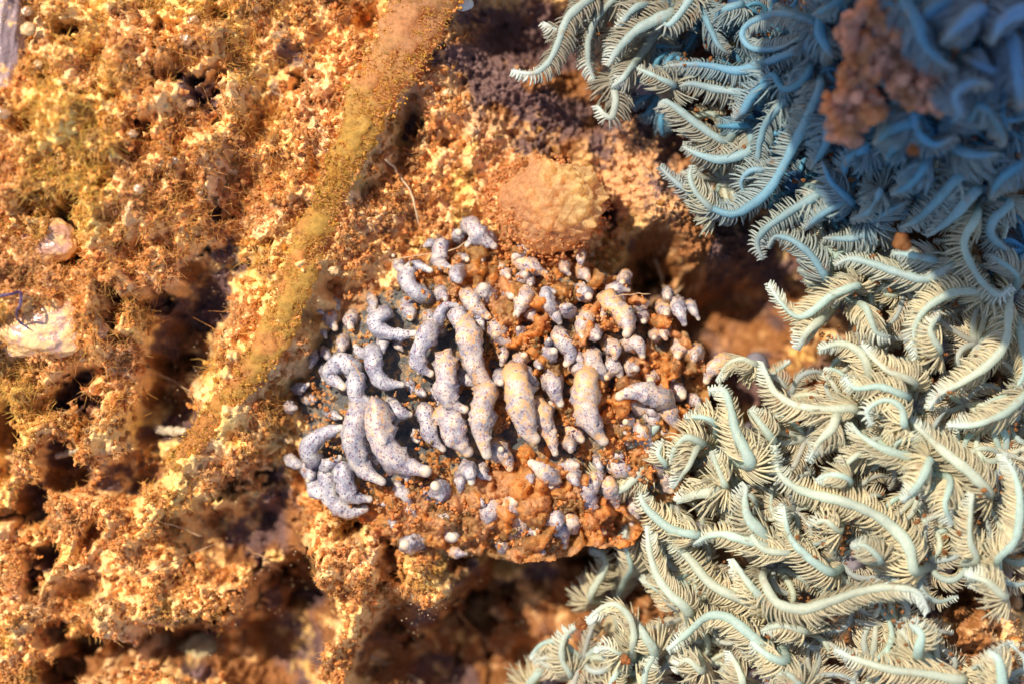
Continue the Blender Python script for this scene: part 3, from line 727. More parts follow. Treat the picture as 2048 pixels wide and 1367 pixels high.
# base-to-tip lines of the tentacles whose backs can be followed in the photo, thickness
TEN = [
 ([(1190,-10),(1137,34),(1116,87),(1095,127),(1063,147),(1022,141)],19), ([(1235,-10),(1195,34),(1177,79),(1177,127),(1190,164)],17), ([(1140,70),(1118,62),(1084,44)],14),
 ([(1340,28),(1277,58),(1237,98),(1216,134)],26), ([(1262,134),(1244,158),(1222,176)],17), ([(1230,165),(1231,205),(1220,236),(1192,210)],19), ([(1385,-10),(1358,30),(1334,50),(1316,28)],18),
 ([(1348,172),(1311,153),(1268,134)],14), ([(1632,84),(1567,112),(1520,130),(1475,142),(1422,132),(1377,129),(1325,134)],22), ([(1498,190),(1435,179),(1382,168),(1350,176)],18),
 ([(1448,282),(1396,250),(1353,216),(1326,203),(1314,224)],20), ([(1500,300),(1448,319),(1403,311),(1364,292)],21), ([(1545,156),(1506,190),(1488,219),(1468,240)],25),
 ([(1400,20),(1435,87),(1460,110)],19), ([(1625,45),(1560,27),(1500,46),(1484,72),(1506,97),(1560,96),(1606,70)],16), ([(1640,170),(1622,220),(1588,290),(1545,370),(1500,412),(1455,428),(1395,398),(1345,358),(1318,332)],22),
 ([(1574,196),(1530,250),(1516,310),(1520,345)],20), ([(1425,420),(1392,385),(1380,355),(1384,330)],15), ([(1536,342),(1500,342),(1482,366),(1497,392),(1524,380)],13),
 ([(1620,140),(1599,168),(1567,178),(1543,150),(1505,188),(1490,215)],16), ([(1808,0),(1837,48),(1845,80),(1869,112),(1917,146)],26), ([(1917,230),(1911,190),(1944,165),(1985,172)],22),
 ([(1829,224),(1834,262),(1869,289),(1912,271)],22), ([(1818,246),(1780,262),(1748,290)],28), ([(1804,280),(1786,300),(1772,322)],22), ([(1940,235),(1960,212),(1984,232),(2004,268),(2008,294)],18),
 ([(1930,305),(1962,310),(2000,307)],25), ([(2026,80),(2036,150),(2044,220)],30), ([(1734,296),(1696,318),(1686,362)],20), ([(1990,140),(1960,130),(1924,114)],20),
 ([(1640,38),(1588,30),(1550,8)],19), ([(1680,5),(1650,18),(1622,34)],19), ([(1640,40),(1640,70),(1656,100),(1668,120)],26),
 ([(1640,384),(1583,421),(1533,457),(1514,485),(1526,520)],20), ([(1692,404),(1639,432),(1608,460)],16), ([(1748,458),(1706,476),(1645,476)],17), ([(1650,552),(1619,507),(1583,480),(1550,473),(1536,498)],18),
 ([(1920,352),(1872,404),(1833,440),(1796,458)],22), ([(1950,384),(1903,437),(1852,474)],24), ([(1920,524),(1856,557),(1806,548),(1750,529),(1700,518),(1668,532)],21), ([(1868,520),(1820,510),(1782,506)],18),
 ([(1952,436),(1928,485),(1945,535),(1974,574),(2000,590),(2026,572)],19), ([(2034,552),(2000,523),(1970,507)],16), ([(2020,408),(1987,440),(1984,473),(2026,510)],21),
 ([(1978,584),(1930,582),(1889,592),(1845,624),(1828,668),(1834,716)],19), ([(2018,596),(2012,680),(1978,727),(1928,761),(1878,789),(1857,818)],21),
 ([(1716,570),(1667,588),(1622,624),(1592,632),(1561,604),(1536,566)],17), ([(1728,612),(1742,640),(1752,664),(1780,676)],17), ([(1640,640),(1614,664),(1596,700)],24),
 ([(1706,816),(1639,817),(1589,808),(1550,783),(1530,740),(1524,722)],19), ([(1812,792),(1759,772),(1711,775),(1686,750)],17), ([(1828,764),(1772,738),(1745,713),(1720,686)],16),
 ([(1738,764),(1734,728),(1712,697),(1676,687),(1636,700)],20), ([(2052,786),(2014,822),(1956,847),(1894,852)],20), ([(1980,984),(1934,939),(1875,891),(1818,836)],23),
 ([(1829,1140),(1817,1091),(1785,1054),(1742,1024),(1688,1002),(1630,988),(1588,972),(1556,940),(1550,888)],25), ([(1674,832),(1664,856),(1636,884),(1616,922)],20),
 ([(1822,914),(1767,897),(1722,870),(1700,842)],20), ([(1808,850),(1802,813),(1768,799),(1734,820),(1744,850)],17), ([(1732,893),(1704,916),(1680,944)],18), ([(1858,922),(1839,964),(1804,1002)],22),
 ([(1998,1115),(2030,1078),(2040,1010),(2030,950),(2004,906)],20), ([(1952,1120),(1940,1080),(1941,1020),(1947,978)],17), ([(1545,878),(1522,847),(1498,817)],20),
 ([(1660,1142),(1607,1105),(1578,1067),(1567,1005)],19), ([(1526,1158),(1554,1204),(1607,1217),(1661,1201),(1728,1180),(1790,1174),(1838,1186),(1858,1224)],22),
 ([(1925,1358),(1849,1346),(1782,1338),(1715,1318),(1668,1296)],20), ([(1570,1320),(1536,1310),(1498,1278)],23), ([(1578,1106),(1527,1097),(1500,1064),(1492,1040)],18),
 ([(1836,1306),(1842,1268),(1818,1244)],28), ([(2010,1192),(1972,1161),(1928,1147)],20), ([(2004,1376),(1998,1320),(1975,1300)],24),
 ([(1236,903),(1287,876),(1312,852),(1304,834),(1270,826),(1236,838)],20), ([(1290,930),(1253,970),(1206,998)],22), ([(1205,985),(1200,935),(1230,912)],15),
 ([(1394,1068),(1346,1059),(1309,1032),(1286,1004),(1280,972)],22), ([(1262,1135),(1250,1085),(1254,1046)],14), ([(1374,1218),(1341,1188),(1314,1150),(1299,1102),(1293,1044)],22),
 ([(1506,1200),(1456,1186),(1416,1161),(1376,1113),(1332,1074)],25), ([(1540,1096),(1478,1075),(1430,1067),(1384,1088)],20), ([(1530,1206),(1497,1166),(1465,1116)],23),
 ([(1180,1196),(1199,1156),(1212,1126),(1202,1104),(1178,1100)],17), ([(1264,1298),(1267,1262),(1255,1228),(1228,1207),(1196,1220),(1166,1246)],19), ([(1308,1306),(1290,1271),(1272,1240)],28),
 ([(1532,1294),(1491,1260),(1456,1234),(1416,1231),(1376,1263),(1334,1300)],22), ([(1140,1352),(1124,1317),(1129,1274),(1158,1250)],16), ([(1284,1376),(1293,1336),(1310,1308)],18),
 ([(1220,1376),(1236,1341),(1262,1322)],16), ([(1244,1304),(1212,1294),(1192,1306)],14), ([(1490,1376),(1480,1345),(1458,1300)],18), ([(1060,1366),(1086,1328),(1074,1300)],20),
 ([(1500,926),(1472,864),(1460,812),(1446,779),(1416,780)],25), ([(1512,728),(1482,718),(1453,730),(1432,762)],13), ([(1430,846),(1403,833),(1368,836)],14),
 ([(1402,884),(1372,874),(1348,898),(1342,930)],19), ([(1398,892),(1376,932),(1346,976)],17), ([(1450,970),(1432,926),(1424,900)],18), ([(1432,978),(1390,988),(1352,1004)],28),
 ([(1530,1074),(1497,1035),(1490,1000),(1494,968)],25), ([(1330,930),(1316,906),(1330,880)],15), ([(1612,1262),(1560,1250),(1520,1262)],18), ([(1404,1340),(1372,1318),(1352,1346)],18),
 ([(1600,1376),(1580,1350),(1540,1346)],20), ([(1680,1060),(1650,1040),(1620,1052)],16), ([(1760,1120),(1730,1090),(1700,1092)],17), ([(1700,960),(1664,948),(1630,960)],16),
 ([(1880,700),(1860,660),(1880,628)],17), ([(1900,960),(1890,1010),(1906,1050)],18), ([(2040,660),(2050,740),(2020,790)],18), ([(1780,900),(1800,880),(1850,880)],14),
 ([(1760,380),(1740,420),(1700,440)],18), ([(1850,330),(1820,370),(1780,390)],20), ([(2040,330),(2000,360),(1980,400)],22), ([(1960,20),(1920,50),(1880,90)],30), ([(1900,0),(1860,24),(1840,60)],28),
 ([(2050,20),(2010,40),(1980,90)],32), ([(1660,240),(1650,290),(1620,340)],20), ([(1700,400),(1660,360),(1640,310)],18), ([(1740,440),(1780,420),(1820,400)],17), ([(1290,10),(1262,22),(1235,60)],18), ([(1480,10),(1440,24),(1425,50)],20),
]
DEEP = {(1180,1196): -1.2, (1140,1352): -.7, (1060,1366): -1.4, (1220,1376): -.5, (1262,1135): -.4, (1640,640): -.2}
AQ = np.array([.62, .79, .73]); CRM = np.array([.72, .80, .68]); LIL = np.array([.46, .42, .48]); SHADE_BLU = np.array([.14, .47, .64]); SHADE_DBL = np.array([.09, .26, .54]); PER = np.array([.34, .44, .80])
TAN = np.array([.80, .73, .53]); SHADE_TANB = np.array([.24, .42, .54]); WHT = np.array([.84, .90, .86])

def tentacle(P3, wd, r, blue=0., per=0., dens=1., plen=None, lil=0., rows=2, grey=0.):
    """rachis plus two fringes of side branches; P3 world points base->tip"""
    L0 = np.linalg.norm(np.diff(P3, axis=0), axis=1).sum()
    n = max(16, int(L0/.07)); Pc = spline(P3, n)
    wob = r.normal(0, 1, 3)*3; roll = r.normal(0, 32); fwd = r.normal(.25, .12)
    t = np.linspace(0, 1, n); L0 = np.linalg.norm(np.diff(Pc, axis=0), axis=1).sum()
    R = wd/200*.88*np.interp(t, [0, .12, .6, .85, 1], [.85, 1.0, .92, .62, .30])
    R = R*(1+.05*np.sin(t*L0*16+wob[0])+.10*np.sin(t*L0*3.3+wob[1]))
    cap = np.sqrt(np.clip(1-(1-np.clip((1-t)*L0/.05, 0, 1))**2, .02, 1)); R = R*cap
    V, F, A, B, T = multi_tube(Pc[None], R[None], 10)
    V = V+norm(V-np.repeat(Pc, 10, axis=0))*((n3(V, 9, 5)-.5)*.035)[:, None]
    cr = (CRM if r.uniform() < .5 else AQ); cr = cr+(LIL-cr)*lil; cr = cr+(TAN-cr)*r.uniform(0, .3)
    cr = cr+((SHADE_BLU*.65+SHADE_DBL*.35*r.uniform(.5, 1.3)+AQ*.08)-cr)*blue; cr = cr+(PER-cr)*per
    pn = TAN*r.uniform(.85, 1.12)+(LIL-TAN)*lil*.5; pn = pn+(SHADE_TANB-pn)*blue*.85; pn = pn+(PER*.7-pn)*per; pn = pn+(np.array([.40, .37, .30])-pn)*grey; cr = cr+(np.array([.50, .56, .56])-cr)*grey*.6
    tt = np.repeat(t, 10)
    tipw = smooth(.80, .97, tt); cr = cr*(.72+.5*n3(V, 1.6, 71))[:, None]; pcr = cr.mean(axis=0)
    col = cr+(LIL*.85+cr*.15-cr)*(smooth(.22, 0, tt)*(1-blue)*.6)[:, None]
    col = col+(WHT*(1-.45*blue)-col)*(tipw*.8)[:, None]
    # side branches
    sp = .064/dens
    m = max(6, int(L0/sp))
    Vs, Fs, Cs = [V], [F], [col]; off = len(V)
    a3, b3, t3 = A[0], B[0], T[0]
    for side in (-1, 1):
        for row in range(rows):
            q = (np.arange(m)+.5+r.uniform(-.16, .16, m)+row*.5)/m; q = np.clip(q, .05, .995); q = q[q > .07]
            ii = np.clip((q*(n-1)).astype(int), 0, n-2); fr = q*(n-1)-ii
            root = Pc[ii]*(1-fr[:, None])+Pc[ii+1]*fr[:, None]
            a, b, tg = a3[ii], b3[ii], t3[ii]
            phi = np.radians(r.normal(26 if row == 0 else 58, 6, len(q))+side*roll)
            d0 = norm(side*a*np.cos(phi)[:, None]-b*np.sin(phi)[:, None]+tg*(fwd+.13*np.sin(q*L0*2.2+wob[1])+r.normal(0, .07, len(q)))[:, None])
            pl = (plen or .42)
            ln = pl*np.interp(q, [0, .12, .6, .86, 1], [.45, .9, 1., .62, .26])*r.uniform(.86, 1.08, len(q))
            Kp = 6; s = np.linspace(0, 1, Kp)
            curl = norm(-b*.9-side*a*r.uniform(.2, .6, (len(q), 1))+tg*(.75+.4*np.sin(q*L0*1.6+wob[2])+r.normal(0, .15, len(q)))[:, None])
            cb = r.uniform(.35, .85, (len(q), 1, 1))
            Pp = root[:, None, :]+(side*a*(R[ii]*.6)[:, None])[:, None, :]+ln[:, None, None]*(s[None, :, None]*d0[:, None, :]+cb*(s**2)[None, :, None]*curl[:, None, :])
            w0 = .0195*r.uniform(.85, 1.15, (len(q), 1))*np.interp(q, [0, .8, 1], [1, 1, 1.1])[:, None]
            Rp = w0*np.array([.9, 1.0, 1.0, .95, .85, .35])[None, :]
            v, f, *_ = multi_tube(Pp, Rp, 5)
            c = pn[None, :]+(pcr*.85-pn)[None, :]*(smooth(.6, 1, np.repeat(np.tile(s, len(q)), 5))*.35)[:, None]
            tq = smooth(.74, .93, np.repeat(q, Kp*5))
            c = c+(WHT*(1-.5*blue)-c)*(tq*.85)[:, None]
            c = c*r.uniform(.85, 1.12, len(q)).repeat(Kp*5)[:, None]
            Vs.append(v); Fs.append(f+off); Cs.append(c); off += len(v)
    return np.concatenate(Vs), np.concatenate(Fs), np.concatenate(Cs)

def colony_of(px, py):
    if py < 470: return 0 if px > 1470 or py > 260 else 3
    if py < 760 and px > 1560: return 1
    return 2
col_info = [
 ('feathery soft coral colony with blue shade painted in, raised in the upper right, partly out of focus', (1780, 240)),
 ('pale aqua soft coral colony with long curved tentacles at the middle right edge', (1880, 620)),
 ('large cream-white feathery soft coral colony filling the lower right', (1620, 1080)),
 ('grey-brown soft coral colony with white-tipped tentacles hanging in at the top centre', (1300, 60)),
]
colonies = []
def mound(cx, cy, sx, sy, ztop, seed, colr):
    v, f = ico(4)
    d = 1+.35*(n3(v, 1.4, seed)-.5)*2+.10*(n3(v, 5, seed+4)-.5)*2
    P = v*d[:, None]*np.array([sx/100, sy/100, (ztop+2.6)/1.25]); P[:, 2] += -2.6
    c = colr[None, :]*(1+.3*(n3(v, 6, seed)-.5))[:, None]
    return P, f, c
for i, (lab, (cx, cy)) in enumerate(col_info):
    e = empty('soft_coral', (*at(cx, cy, 0)[:2], -1.5)); tag(e, lab, 'soft coral', 'feathery soft corals on the right')
    colonies.append(e)
MND = [(1800, 190, 270, 240, 1.9), (1870, 620, 190, 110, .4), (1640, 1090, 330, 270, .6), (1270, -30, 130, 75, .1)]
for i, (cx, cy, sx, sy, zt) in enumerate(MND):
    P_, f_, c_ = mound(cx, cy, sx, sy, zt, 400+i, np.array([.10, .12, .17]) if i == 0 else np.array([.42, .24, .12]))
    P_ = P_+np.array([*at(cx, cy, 0)[:2], 0])-np.array(colonies[i].location)
    obj('base', make_mesh('coral_base', P_, f_, c_), M_coral, colonies[i])

def stalk_mesh(ctr, ztop, zbot, rad, r, blue, org):
    n = 14; s = np.linspace(0, 1, n)
    lean = r.normal(0, .25, 2)
    P = np.stack([ctr[0]+lean[0]*(1-s)**1.5, ctr[1]+lean[1]*(1-s)**1.5, zbot+(ztop-zbot)*s], -1)
    R = rad*np.interp(s, [0, .5, .85, .97, 1], [.85, .7, 1.0, .7, .02])
    V, F, *_ = multi_tube(P[None], R[None], 16, ref=np.array([0, 1., .01]))
    V = V+(n3(V, 4, 9)-.5)[:, None]*.06
    c0 = LIL*.9+(SHADE_DBL*.7-LIL*.9)*blue
    c = np.tile(c0, (len(V), 1))
    return V-org, F, c
# group the followed tentacles into polyps of at most eight
todo = list(range(len(TEN))); groups = []
while todo:
    k0 = min(todo, key=lambda k: (TEN[k][0][0][0]+TEN[k][0][0][1]*.6))
    b0 = np.array(TEN[k0][0][0]); c0 = colony_of(*b0)
    near = sorted([k for k in todo if colony_of(*TEN[k][0][0]) == c0], key=lambda k: np.hypot(*(np.array(TEN[k][0][0])-b0)))[:8]
    near = [k for k in near if np.hypot(*(np.array(TEN[k][0][0])-b0)) < 130]
    groups.append((c0, near)); todo = [k for k in todo if k not in near]
r = np.random.default_rng(77)
for (ci, ks) in groups:
    cen = np.mean([TEN[k][0][0] for k in ks], axis=0)
    zt = float(canopy(*cen))-1.0+min([DEEP.get(TEN[k][0][0], 0) for k in ks])
    org = np.array(colonies[ci].location)
    cw = at(cen[0], cen[1], zt)
    bl = shade_blue_amt(*cen)
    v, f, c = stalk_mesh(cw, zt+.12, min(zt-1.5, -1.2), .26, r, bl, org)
    pol = obj('polyp', make_mesh('polyp', v, f, c), M_coral, colonies[ci])
    for k in ks:
        pts, wd = TEN[k]
        dz = DEEP.get(pts[0], 0)+r.uniform(-.12, .28)
        z = [float(canopy(*p))+dz for p in pts]
        n = len(pts)
        z = [zz-(.22 if i == 0 else 0)-(.25*max(0, (i/(n-1)-.6)/.4)) for i, zz in enumerate(z)]
        P3 = [at(p[0], p[1], zz) for p, zz in zip(pts, z)]
        b = P3[0]; tow = cw-b; dist = np.hypot(tow[0], tow[1])
        pre = [cw+np.array([0, 0, -.05]), b+tow*min(.8, .35/max(dist, .36))+np.array([0, 0, -.32])] if dist > .45 else [np.array([b[0]*.5+cw[0]*.5, b[1]*.5+cw[1]*.5, zt-.1])]
        P3 = np.array(pre+P3)
        px, py = pts[len(pts)//2]
        bl = min(1, shade_blue_amt(px, py)*r.uniform(.85, 1.1)); per = float(smooth(1760, 1960, px+0.)*smooth(260, 120, py+0.))*.3
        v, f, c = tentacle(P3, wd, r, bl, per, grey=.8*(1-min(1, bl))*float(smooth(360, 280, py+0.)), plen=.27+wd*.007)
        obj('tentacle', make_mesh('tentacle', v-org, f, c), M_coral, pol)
# filler polyps lower in the colonies: a few kinds, copied
protos = []
for q in range(4):
    for bl in (0., 1.):
        rp = np.random.default_rng(500+q*2+int(bl))
        ms = []
        for j in range(8):
            a = j/8*2*math.pi+rp.uniform(-.25, .25); Lx = rp.uniform(1.0, 1.5); cur = rp.normal(0, .9)
            pp = []
            for s_ in np.linspace(0, 1, 6):
                aa_ = a+cur*s_*s_
                pp.append([math.cos(aa_)*Lx*s_**.9*(1-.18*s_*s_)+0, math.sin(aa_)*Lx*s_**.9, .55*math.sin(s_*2.4)-.35*s_*s_])
            v, f, c = tentacle(np.array(pp), rp.uniform(15, 20), rp, bl, 0, dens=.8, lil=rp.uniform(0, .5)*(1-bl), plen=.32)
            me = make_mesh('tentacle', v, f, c); me.materials.append(M_coral); ms.append(me)
        v, f, c = stalk_mesh(np.array([0, 0, 0.]), .1, -2.2, .24, rp, bl, np.zeros(3))
        pm = make_mesh('polyp', v, f, c); pm.materials.append(M_coral)
        protos.append((bl, pm, ms))
POLY = [
 [(1100, -60), (1200, 90), (1330, 190), (1370, 330), (1480, 400), (1560, 480), (2120, 470), (2120, -60)],
 [(1590, 560), (1650, 500), (2120, 500), (2120, 760), (1700, 730), (1620, 690)],
 [(1470, 760), (1640, 730), (2120, 780), (2120, 1420), (1150, 1420), (1160, 1310), (1290, 1200), (1270, 1040), (1270, 920), (1410, 850)]]
def inside(x, y, poly):
    c = False; j = len(poly)-1
    for i in range(len(poly)):
        xi, yi = poly[i]; xj, yj = poly[j]
        if (yi > y) != (yj > y) and x < (xj-xi)*(y-yi)/(yj-yi)+xi: c = not c
        j = i
    return c
r = np.random.default_rng(88)
spots = []
for gy_ in range(-40, 1430, 105):
    for gx_ in range(1080, 2130, 112):
        x, y = gx_+r.uniform(-38, 38)+(gy_//105 % 2)*50, gy_+r.uniform(-38, 38)
        if not any(inside(x, y, p) for p in POLY): continue
        if 1845 < x < 2035 and 1150 < y < 1340: continue
        if 1540 < x < 1640 and 545 < y < 700: continue
        spots.append((x, y))
for (x, y) in spots:
    ci = colony_of(x, y); bl = shade_blue_amt(x, y)
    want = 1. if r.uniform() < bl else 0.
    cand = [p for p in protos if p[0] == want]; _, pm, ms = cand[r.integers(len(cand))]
    edge = min([min(math.hypot(x-a, y-b) for a, b in POLY[k]) for k in range(3)])
    z = float(canopy(x, y))-1.05-r.uniform(0, .35)
    o = bpy.data.objects.new('polyp', pm); C.objects.link(o); o.parent = colonies[ci]
    o.location = Vector(at(x, y, z))-colonies[ci].location; o.rotation_euler = (r.normal(0, .15), r.normal(0, .15), r.uniform(0, 6.28)); sc = r.uniform(.62, .82); o.scale = (sc,)*3
    for me in ms:
        t_ = bpy.data.objects.new('tentacle', me); C.objects.link(t_); t_.parent = o

v, f = ico(5)
d = 1+.40*(n3(v, 1.5, 61)-.5)*2+.14*(n3(v, 4, 62)-.5)*2+.05*(n3(v, 12, 63)-.5)*2
Pv = v*d[:, None]*np.array([6.2, 7.0, 3.6])
low_ = np.clip((Pv[:, 1]-1.5)/5, 0, 1)*np.clip(-Pv[:, 2]/2, 0, 1)
Pv[:, 2] -= low_*13
o = obj('added_shade_rock', make_mesh('added_shade_rock', Pv, f, np.tile(np.array([[.22, .10, .05]]), (len(v), 1))), M_ground); o.location = (3.6, 13.1, 15.5)  # added out of view to throw shade on the upper corals
tag(o, 'unseen brown boulder added beyond the top of the view to shade the upper corals', 'shade blocker')

# ------------------------------------------------------------------ silt clump on the shade-blue coral, and small loose things
def clumpobj(name, blobs, seed, label, cat, colr, sub=3, group=None):
    r = np.random.default_rng(seed); v, f = ico(sub); Vs, Fs, Cs = [], [], []; off = 0
    org = at(*blobs[0][:2], blobs[0][2])
    for (px, py, z, rad) in blobs:
        d = 1+.5*(n3(v+r.uniform(0, 9), 1.8, seed)-.5)*2+.35*(n3(v, 6, seed+2)-.5)*2
        P = v*d[:, None]*rad/100*np.array([1, 1, .8])+at(px, py, z)-org
        k = r.uniform(.8, 1.15); q = smooth(.5, .62, n3(P, 3.2, 5))[:, None]
        Vs.append(P); Fs.append(f+off); Cs.append((colr[0]+(colr[1]-colr[0])*q)*k); off += len(v)
    o = obj(name, make_mesh(name, np.concatenate(Vs), np.concatenate(Fs), np.concatenate(Cs)), M_fluff); o.location = org
    tag(o, label, cat, group); return o
rb_ = np.random.default_rng(9); bl_ = []
for (cx, cy, rad, cnt) in [(1742, 66, 60, 20), (1696, 200, 46, 16), (1690, 262, 32, 10), (1735, 130, 48, 14), (1826, 160, 50, 15), (1862, 190, 36, 10), (1735, 225, 34, 9), (1780, 100, 34, 8)]:
    for k in range(cnt*3):
        a = rb_.uniform(0, 6.28); q = math.sqrt(rb_.uniform(0, 1))*rad
        x, y = cx+math.cos(a)*q, cy+math.sin(a)*q
        bl_.append((x, y, 4.75+rb_.uniform(-.2, .2)-q/rad*.3, rb_.uniform(6, 15)))
clumpobj('silt_clump', bl_, 9, 'big lobed brown-pink clump of silt resting on the shade-blue coral', 'silt clump', (np.array([.84, .58, .46]), np.array([.86, .52, .28])), 3)
for (x, y, z, rad, lab) in [
 (1802, 484, 3.0, 15, 'round orange silt pellet lodged under the shade-blue coral near its lower edge'),
 (1826, 300, 4.6, 10, 'tiny orange silt crumb on a shade-blue tentacle below the big clump'),
 (1906, 92, 4.9, 10, 'faint orange crumb on the pale shade-blue tentacles right of the big clump'),
 (1250, 1318, 1.6, 9, 'small orange crumb caught in the lowest cream tentacles near the bottom'),
 (1160, 1246, 1.35, 10, 'orange crumb on the white tip of a bottom tentacle')]:
    clumpobj('silt_crumb', [(x, y, z, rad), (x+rad*.6, y+rad*.4, z, rad*.7), (x-rad*.3, y-rad*.7, z, rad*.6)], int(x), lab, 'silt crumb', (np.array([.62, .27, .09]), np.array([.5, .25, .1])), 2, 'silt crumbs on the corals')

def cd(x, y): return np.array([any(inside(a, b, p) for p in POLY) for a, b in zip(x, y)])*smooth(.45, .6, fbm(x/100, y/100, 1.2, 3, 231))*1.
def cz(x, y): return canopy(x, y)-.25+np.random.default_rng(4).uniform(-.5, .25, len(x))
V4, F4, C4, *_ = clumps(700, (1080, -20, 2080, 1400), cz, cd, steps=(3, 9), rad=(.014, .035), seed=66, colour=lambda x, y, r: np.tile(np.array([[.55, .28, .11]]), (len(x), 1)), up=.1)
o = obj('coral_silt', make_mesh('coral_silt', V4, F4, C4), M_fluff); tag(o, 'orange flecks of silt caught between the coral tentacles', 'silt', kind='stuff')

M_grain = plain('translucent_sand', (.50, .32, .15), .3, .2, 20, .5, .01)
M_white = plain('white_shell', (.72, .80, .72), .5, .25, 14)
def wet_skin(name, col, th):
    m, n, B, L = mat(name)
    n0 = noise(n, L, 2.6, 4); c0 = ramp(n, L, n0.outputs[0], [(.35, tuple(c*.7 for c in col)), (.65, col)])
    n1 = noise(n, L, 3.2, 8, rough=.65); r = ramp(n, L, n1.outputs[0], [(th, (0, 0, 0)), (th+.05, (1, 1, 1))])
    L.new(mix(n, L, c0.outputs[0], (.76, .46, .20), r.outputs[0]), B.inputs['Base Color'])
    rr = ramp(n, L, r.outputs[0], [(0, (.16,)*3), (1, (.6,)*3)]); L.new(rr.outputs[0], B.inputs['Roughness'])
    nb = noise(n, L, 7, 6); bump(n, L, nb.outputs[0], B, .5, .12)
    return m
M_pink = wet_skin('pink_encrusting_skin', (.58, .33, .24), .46)
M_dkpur = plain('dark_violet_thread', (.05, .03, .10), .4, .3, 8)
M_tube = plain('grey_sandy_tube', (.48, .40, .28), .6, .35, 16)
M_hair = plain('pale_filament', (.50, .34, .20), .5, .3, 10)
M_floss = plain('brown_filament', (.42, .24, .12), .5, .3, 10)
def ball(name, px, py, z, sx, sy, sz, m, label, cat, group=None, seed=1, amp=.12, sub=3, rot=0, rel=True):
    v, f = ico(sub); d = 1+amp*(n3(v, 2.2, seed)-.5)*2+amp*.3*(n3(v, 8, seed)-.5)*2
    P = v*d[:, None]*np.array([sx, sy, sz])/100
    o = obj(name, make_mesh(name, P, f), m)
    if rel: z = float(H(np.array([float(px)]), np.array([float(py)]))[0])+z
    o.location = at(px, py, z); o.rotation_euler = (0, 0, rot); tag(o, label, cat, group); return o
for (x, y, rad, lab) in [(893, 187, 12, 'round translucent sand grain on the purple-brown rock right of the algal strand'),
 (55, 58, 17, 'pale yellow oval grain near the top left corner'), (74, 130, 12, 'small orange round grain below the pale yellow one at left'),
 (578, 878, 13, 'oval cream grain just left of the slug'), (667, 542, 12, 'whitish grain beside the algal strand above the slug'),
 (95, 572, 9, 'small pale bead above the pink lump at left'), (1182, 508, 8, 'bright grain on the silt under the knobbly lump'), (716, 305, 9, 'whitish grain on the upper edge of the algal strand'),
 (480, 1080, 8, 'tiny yellow grain in the dark hollow at lower left'), (240, 1350, 10, 'orange grain by the bottom edge at left')]:
    ball('sand_grain', x, y, rad/100*.5+.08, rad*.9, rad*.75, rad*.6, M_grain, lab, 'sand grain', 'loose sand grains', int(x), .35)
M_glint = plain('glint_bead_skin', (.34, .16, .05), .30, .3, 12, 1., .0)  # for beads added to catch sun glints, in place of highlights on wet skin
for m_, cr_ in ((M_glint, .16), (M_pink, .22)):
    B_ = m_.node_tree.nodes['Principled BSDF']; B_.inputs['Coat Weight'].default_value = 1; B_.inputs['Coat Roughness'].default_value = cr_
for (x, y, rad, lab) in [(16, 108, 20, 'bead added for a glint at the left edge below the top corner'), (385, 42, 15, 'upper of two beads added for glints at the top, left of the dark patch'), (372, 80, 18, 'lower of two beads added for glints at the top, left of the dark patch'),
 (380, 206, 9, 'bead added for a glint inside the violet-black patch'), (266, 268, 11, 'bead added for a glint left of centre in the upper left turf'), (290, 328, 9, 'small bead added for a glint in the upper left turf'), (347, 320, 10, 'bead added for a glint nearest below the violet-black patch'),
 (278, 378, 12, 'lowest bead added for a glint in the upper left turf'), (5, 226, 16, 'bead added for a glint, cut by the left edge'), (130, 200, 9, 'small bead added for a glint in the turf near the left edge'), (52, 22, 13, 'bead added for a glint beside the pale yellow grain in the corner')]:
    ball('glint_bead', x, y, rad/100*.3+.2, rad*.85, rad*.7, rad*.45, M_glint, lab, 'wet bead', 'beads added for glints in the upper left', int(x)+3, .55)
ball('shell_chip', 926, 8, .35, 19, 14, 9, M_white, 'white-green chip of shell at the top edge of the frame', 'shell chip', None, 3, .35)
ball('pink_lump', 85, 650, -.30, 125, 66, 62, M_pink, 'smooth wet pink lump shining in the sun at the left edge', 'lump', None, 5, .25, 5)
ball('pink_lump', 100, 480, -.32, 60, 46, 46, M_pink, 'smaller wet pink lump with a bright glint, above the large one at left', 'lump', None, 7, .25, 4)
ball('pink_lump', 8, 90, .0, 44, 130, 60, wet_skin('grey_violet_skin', (.34, .24, .24), .56), 'grey-violet wet lump cut by the left edge near the top', 'lump', None, 11, .3, 4)
ball('round_lump', 405, 1318, -.1, 56, 50, 36, plain('olive_grey_skin', (.32, .25, .13), .6, .25, 5), 'soft olive-grey round lump blurred near the bottom left', 'lump', None, 13, .18, 4)

def strand(name, pts, rad, m, label, cat, group=None, rel=.25, seed=1, absz=None):
    q = []
    for i, p in enumerate(pts):
        z = (float(H(np.array([float(p[0])]), np.array([float(p[1])]))[0])+rel) if absz is None else absz
        q.append(at(p[0], p[1], z))
    q = np.array(q); q[:, 2] = np.maximum(q[:, 2], q[:, 2].mean()-.2) if absz is None else q[:, 2]
    Pc = spline(q, 40); org = Pc[0].copy(); t = np.linspace(0, 1, 40)
    rs = np.random.default_rng(seed)
    Pc = Pc+(np.stack([vn(t*9, t*0+k, seed) for k in range(3)], -1)-.5)*min(rad, .02)*2.2
    R = rad*np.interp(t, [0, .03, .9, 1], [.4, 1, .85, .2])*(1+.25*(vn(t*22, t*0, seed)-.5))
    V, F, *_ = multi_tube(Pc[None], R[None], 8)
    o = obj(name, make_mesh(name, V-org, F), m); o.location = org; tag(o, label, cat, group); return o
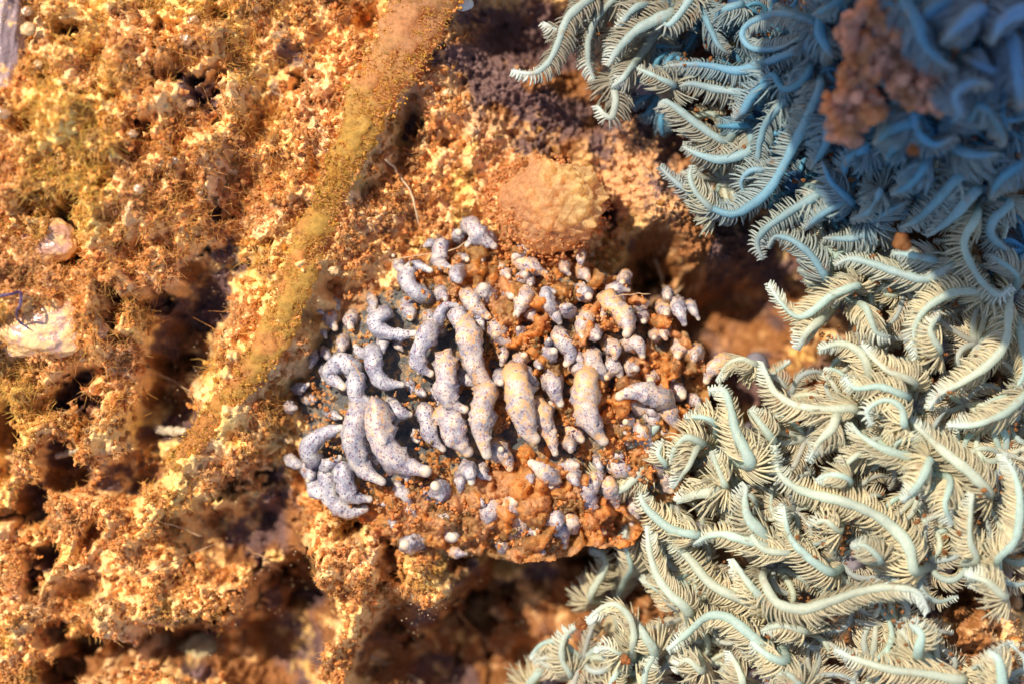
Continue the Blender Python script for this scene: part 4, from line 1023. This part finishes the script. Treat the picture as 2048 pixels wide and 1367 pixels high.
strand('dark_thread', [(-16, 602), (0, 595), (20, 588), (38, 586), (43, 592), (39, 610), (35, 628), (40, 642), (52, 650), (64, 655)], .03, M_dkpur, 'thin dark violet thread bent like a hook at the left edge', 'thread', rel=.30)
strand('worm_tube', [(110, 915), (132, 906), (156, 898)], .065, M_tube, 'short pale grey tube sticking out over a hole at lower left', 'worm tube', 'grey sandy tubes', rel=.5)
strand('worm_tube', [(312, 858), (342, 862), (372, 860)], .10, M_tube, 'thick pale tube lying beside the foot of the algal strand', 'worm tube', 'grey sandy tubes', rel=.5)
for i, (pts, lab) in enumerate([
 ([(322, 745), (350, 762), (388, 790)], 'straight pale hair crossing the dark hollow left of the strand'),
 ([(272, 1162), (320, 1132), (380, 1108), (440, 1080)], 'long pale hair crossing the lower left hollow'),
 ([(328, 1045), (370, 1058), (410, 1070)], 'short pale hair above the lower left hollow'),
 ([(490, 1095), (530, 1115), (570, 1140)], 'pale hair leading down to the silt column under the slug'),
 ([(742, 1312), (790, 1335), (850, 1362)], 'thick tan hair at the bottom beside the silt column'),
 ([(915, 1222), (960, 1262), (1010, 1310)], 'thin hair hung with crumbs over the dark hollow below the slug'),
 ([(700, 680), (740, 640), (800, 600)], 'fine hair stretched along the upper left side of the slug'),
 ([(700, 718), (716, 740), (726, 765)], 'short pale hair between two cerata at the left of the slug'),
 ([(1310, 520), (1318, 555), (1330, 578), (1352, 583), (1366, 572)], 'curled yellow hair at the upper right of the slug'),
 ([(1230, 592), (1270, 588), (1300, 587)], 'pale short sliver lying across the upper right of the slug'),
 ([(770, 318), (800, 352), (828, 402), (838, 450)], 'thick orange hair arching down from the algal strand'),
 ([(790, 590), (830, 520), (850, 470)], 'fine brown hair running up above the slug'),
 ([(780, 520), (900, 500), (940, 480)], 'fine brown hair lying across the silt above the slug')]):
    strand('filament', pts, .026 if i in (4, 8, 10) else .013, M_hair if i % 2 == 0 else M_floss, lab, 'filament', 'loose filaments', rel=.35 if i not in (6, 7, 9) else .2, seed=i+3, absz=(1.75 if i in (7, 9) else None))

# specks of debris settled in the dark hollows
r = np.random.default_rng(99)
n = 900; hx = np.concatenate([r.normal(930, 120, n//2), r.normal(560, 60, n//6), r.normal(1150, 90, n//6), r.normal(400, 60, n//6)])
hy = np.concatenate([r.normal(1270, 70, n//2), r.normal(1230, 90, n//6), r.normal(1110, 60, n//6), r.normal(720, 110, n//6)])
v0, f0 = ico(0); rad = r.uniform(.005, .015, len(hx)); hz = H(hx, hy)+r.uniform(.05, 1.3, len(hx))
ctrs = np.stack([(hx-1024)/100, (683.5-hy)/100, hz], -1)
V = (ctrs[:, None, :]+v0[None]*rad[:, None, None]*r.uniform(.7, 1.3, (len(hx), 12, 1))).reshape(-1, 3)
F = (f0[None]+(np.arange(len(hx))*12)[:, None, None]).reshape(-1, 3)
o = obj('drifting_specks', make_mesh('drifting_specks', V, F), plain('speck', (.55, .40, .25), .6)); tag(o, 'tiny pale specks of debris drifting over the dark hollows', 'debris', kind='stuff')
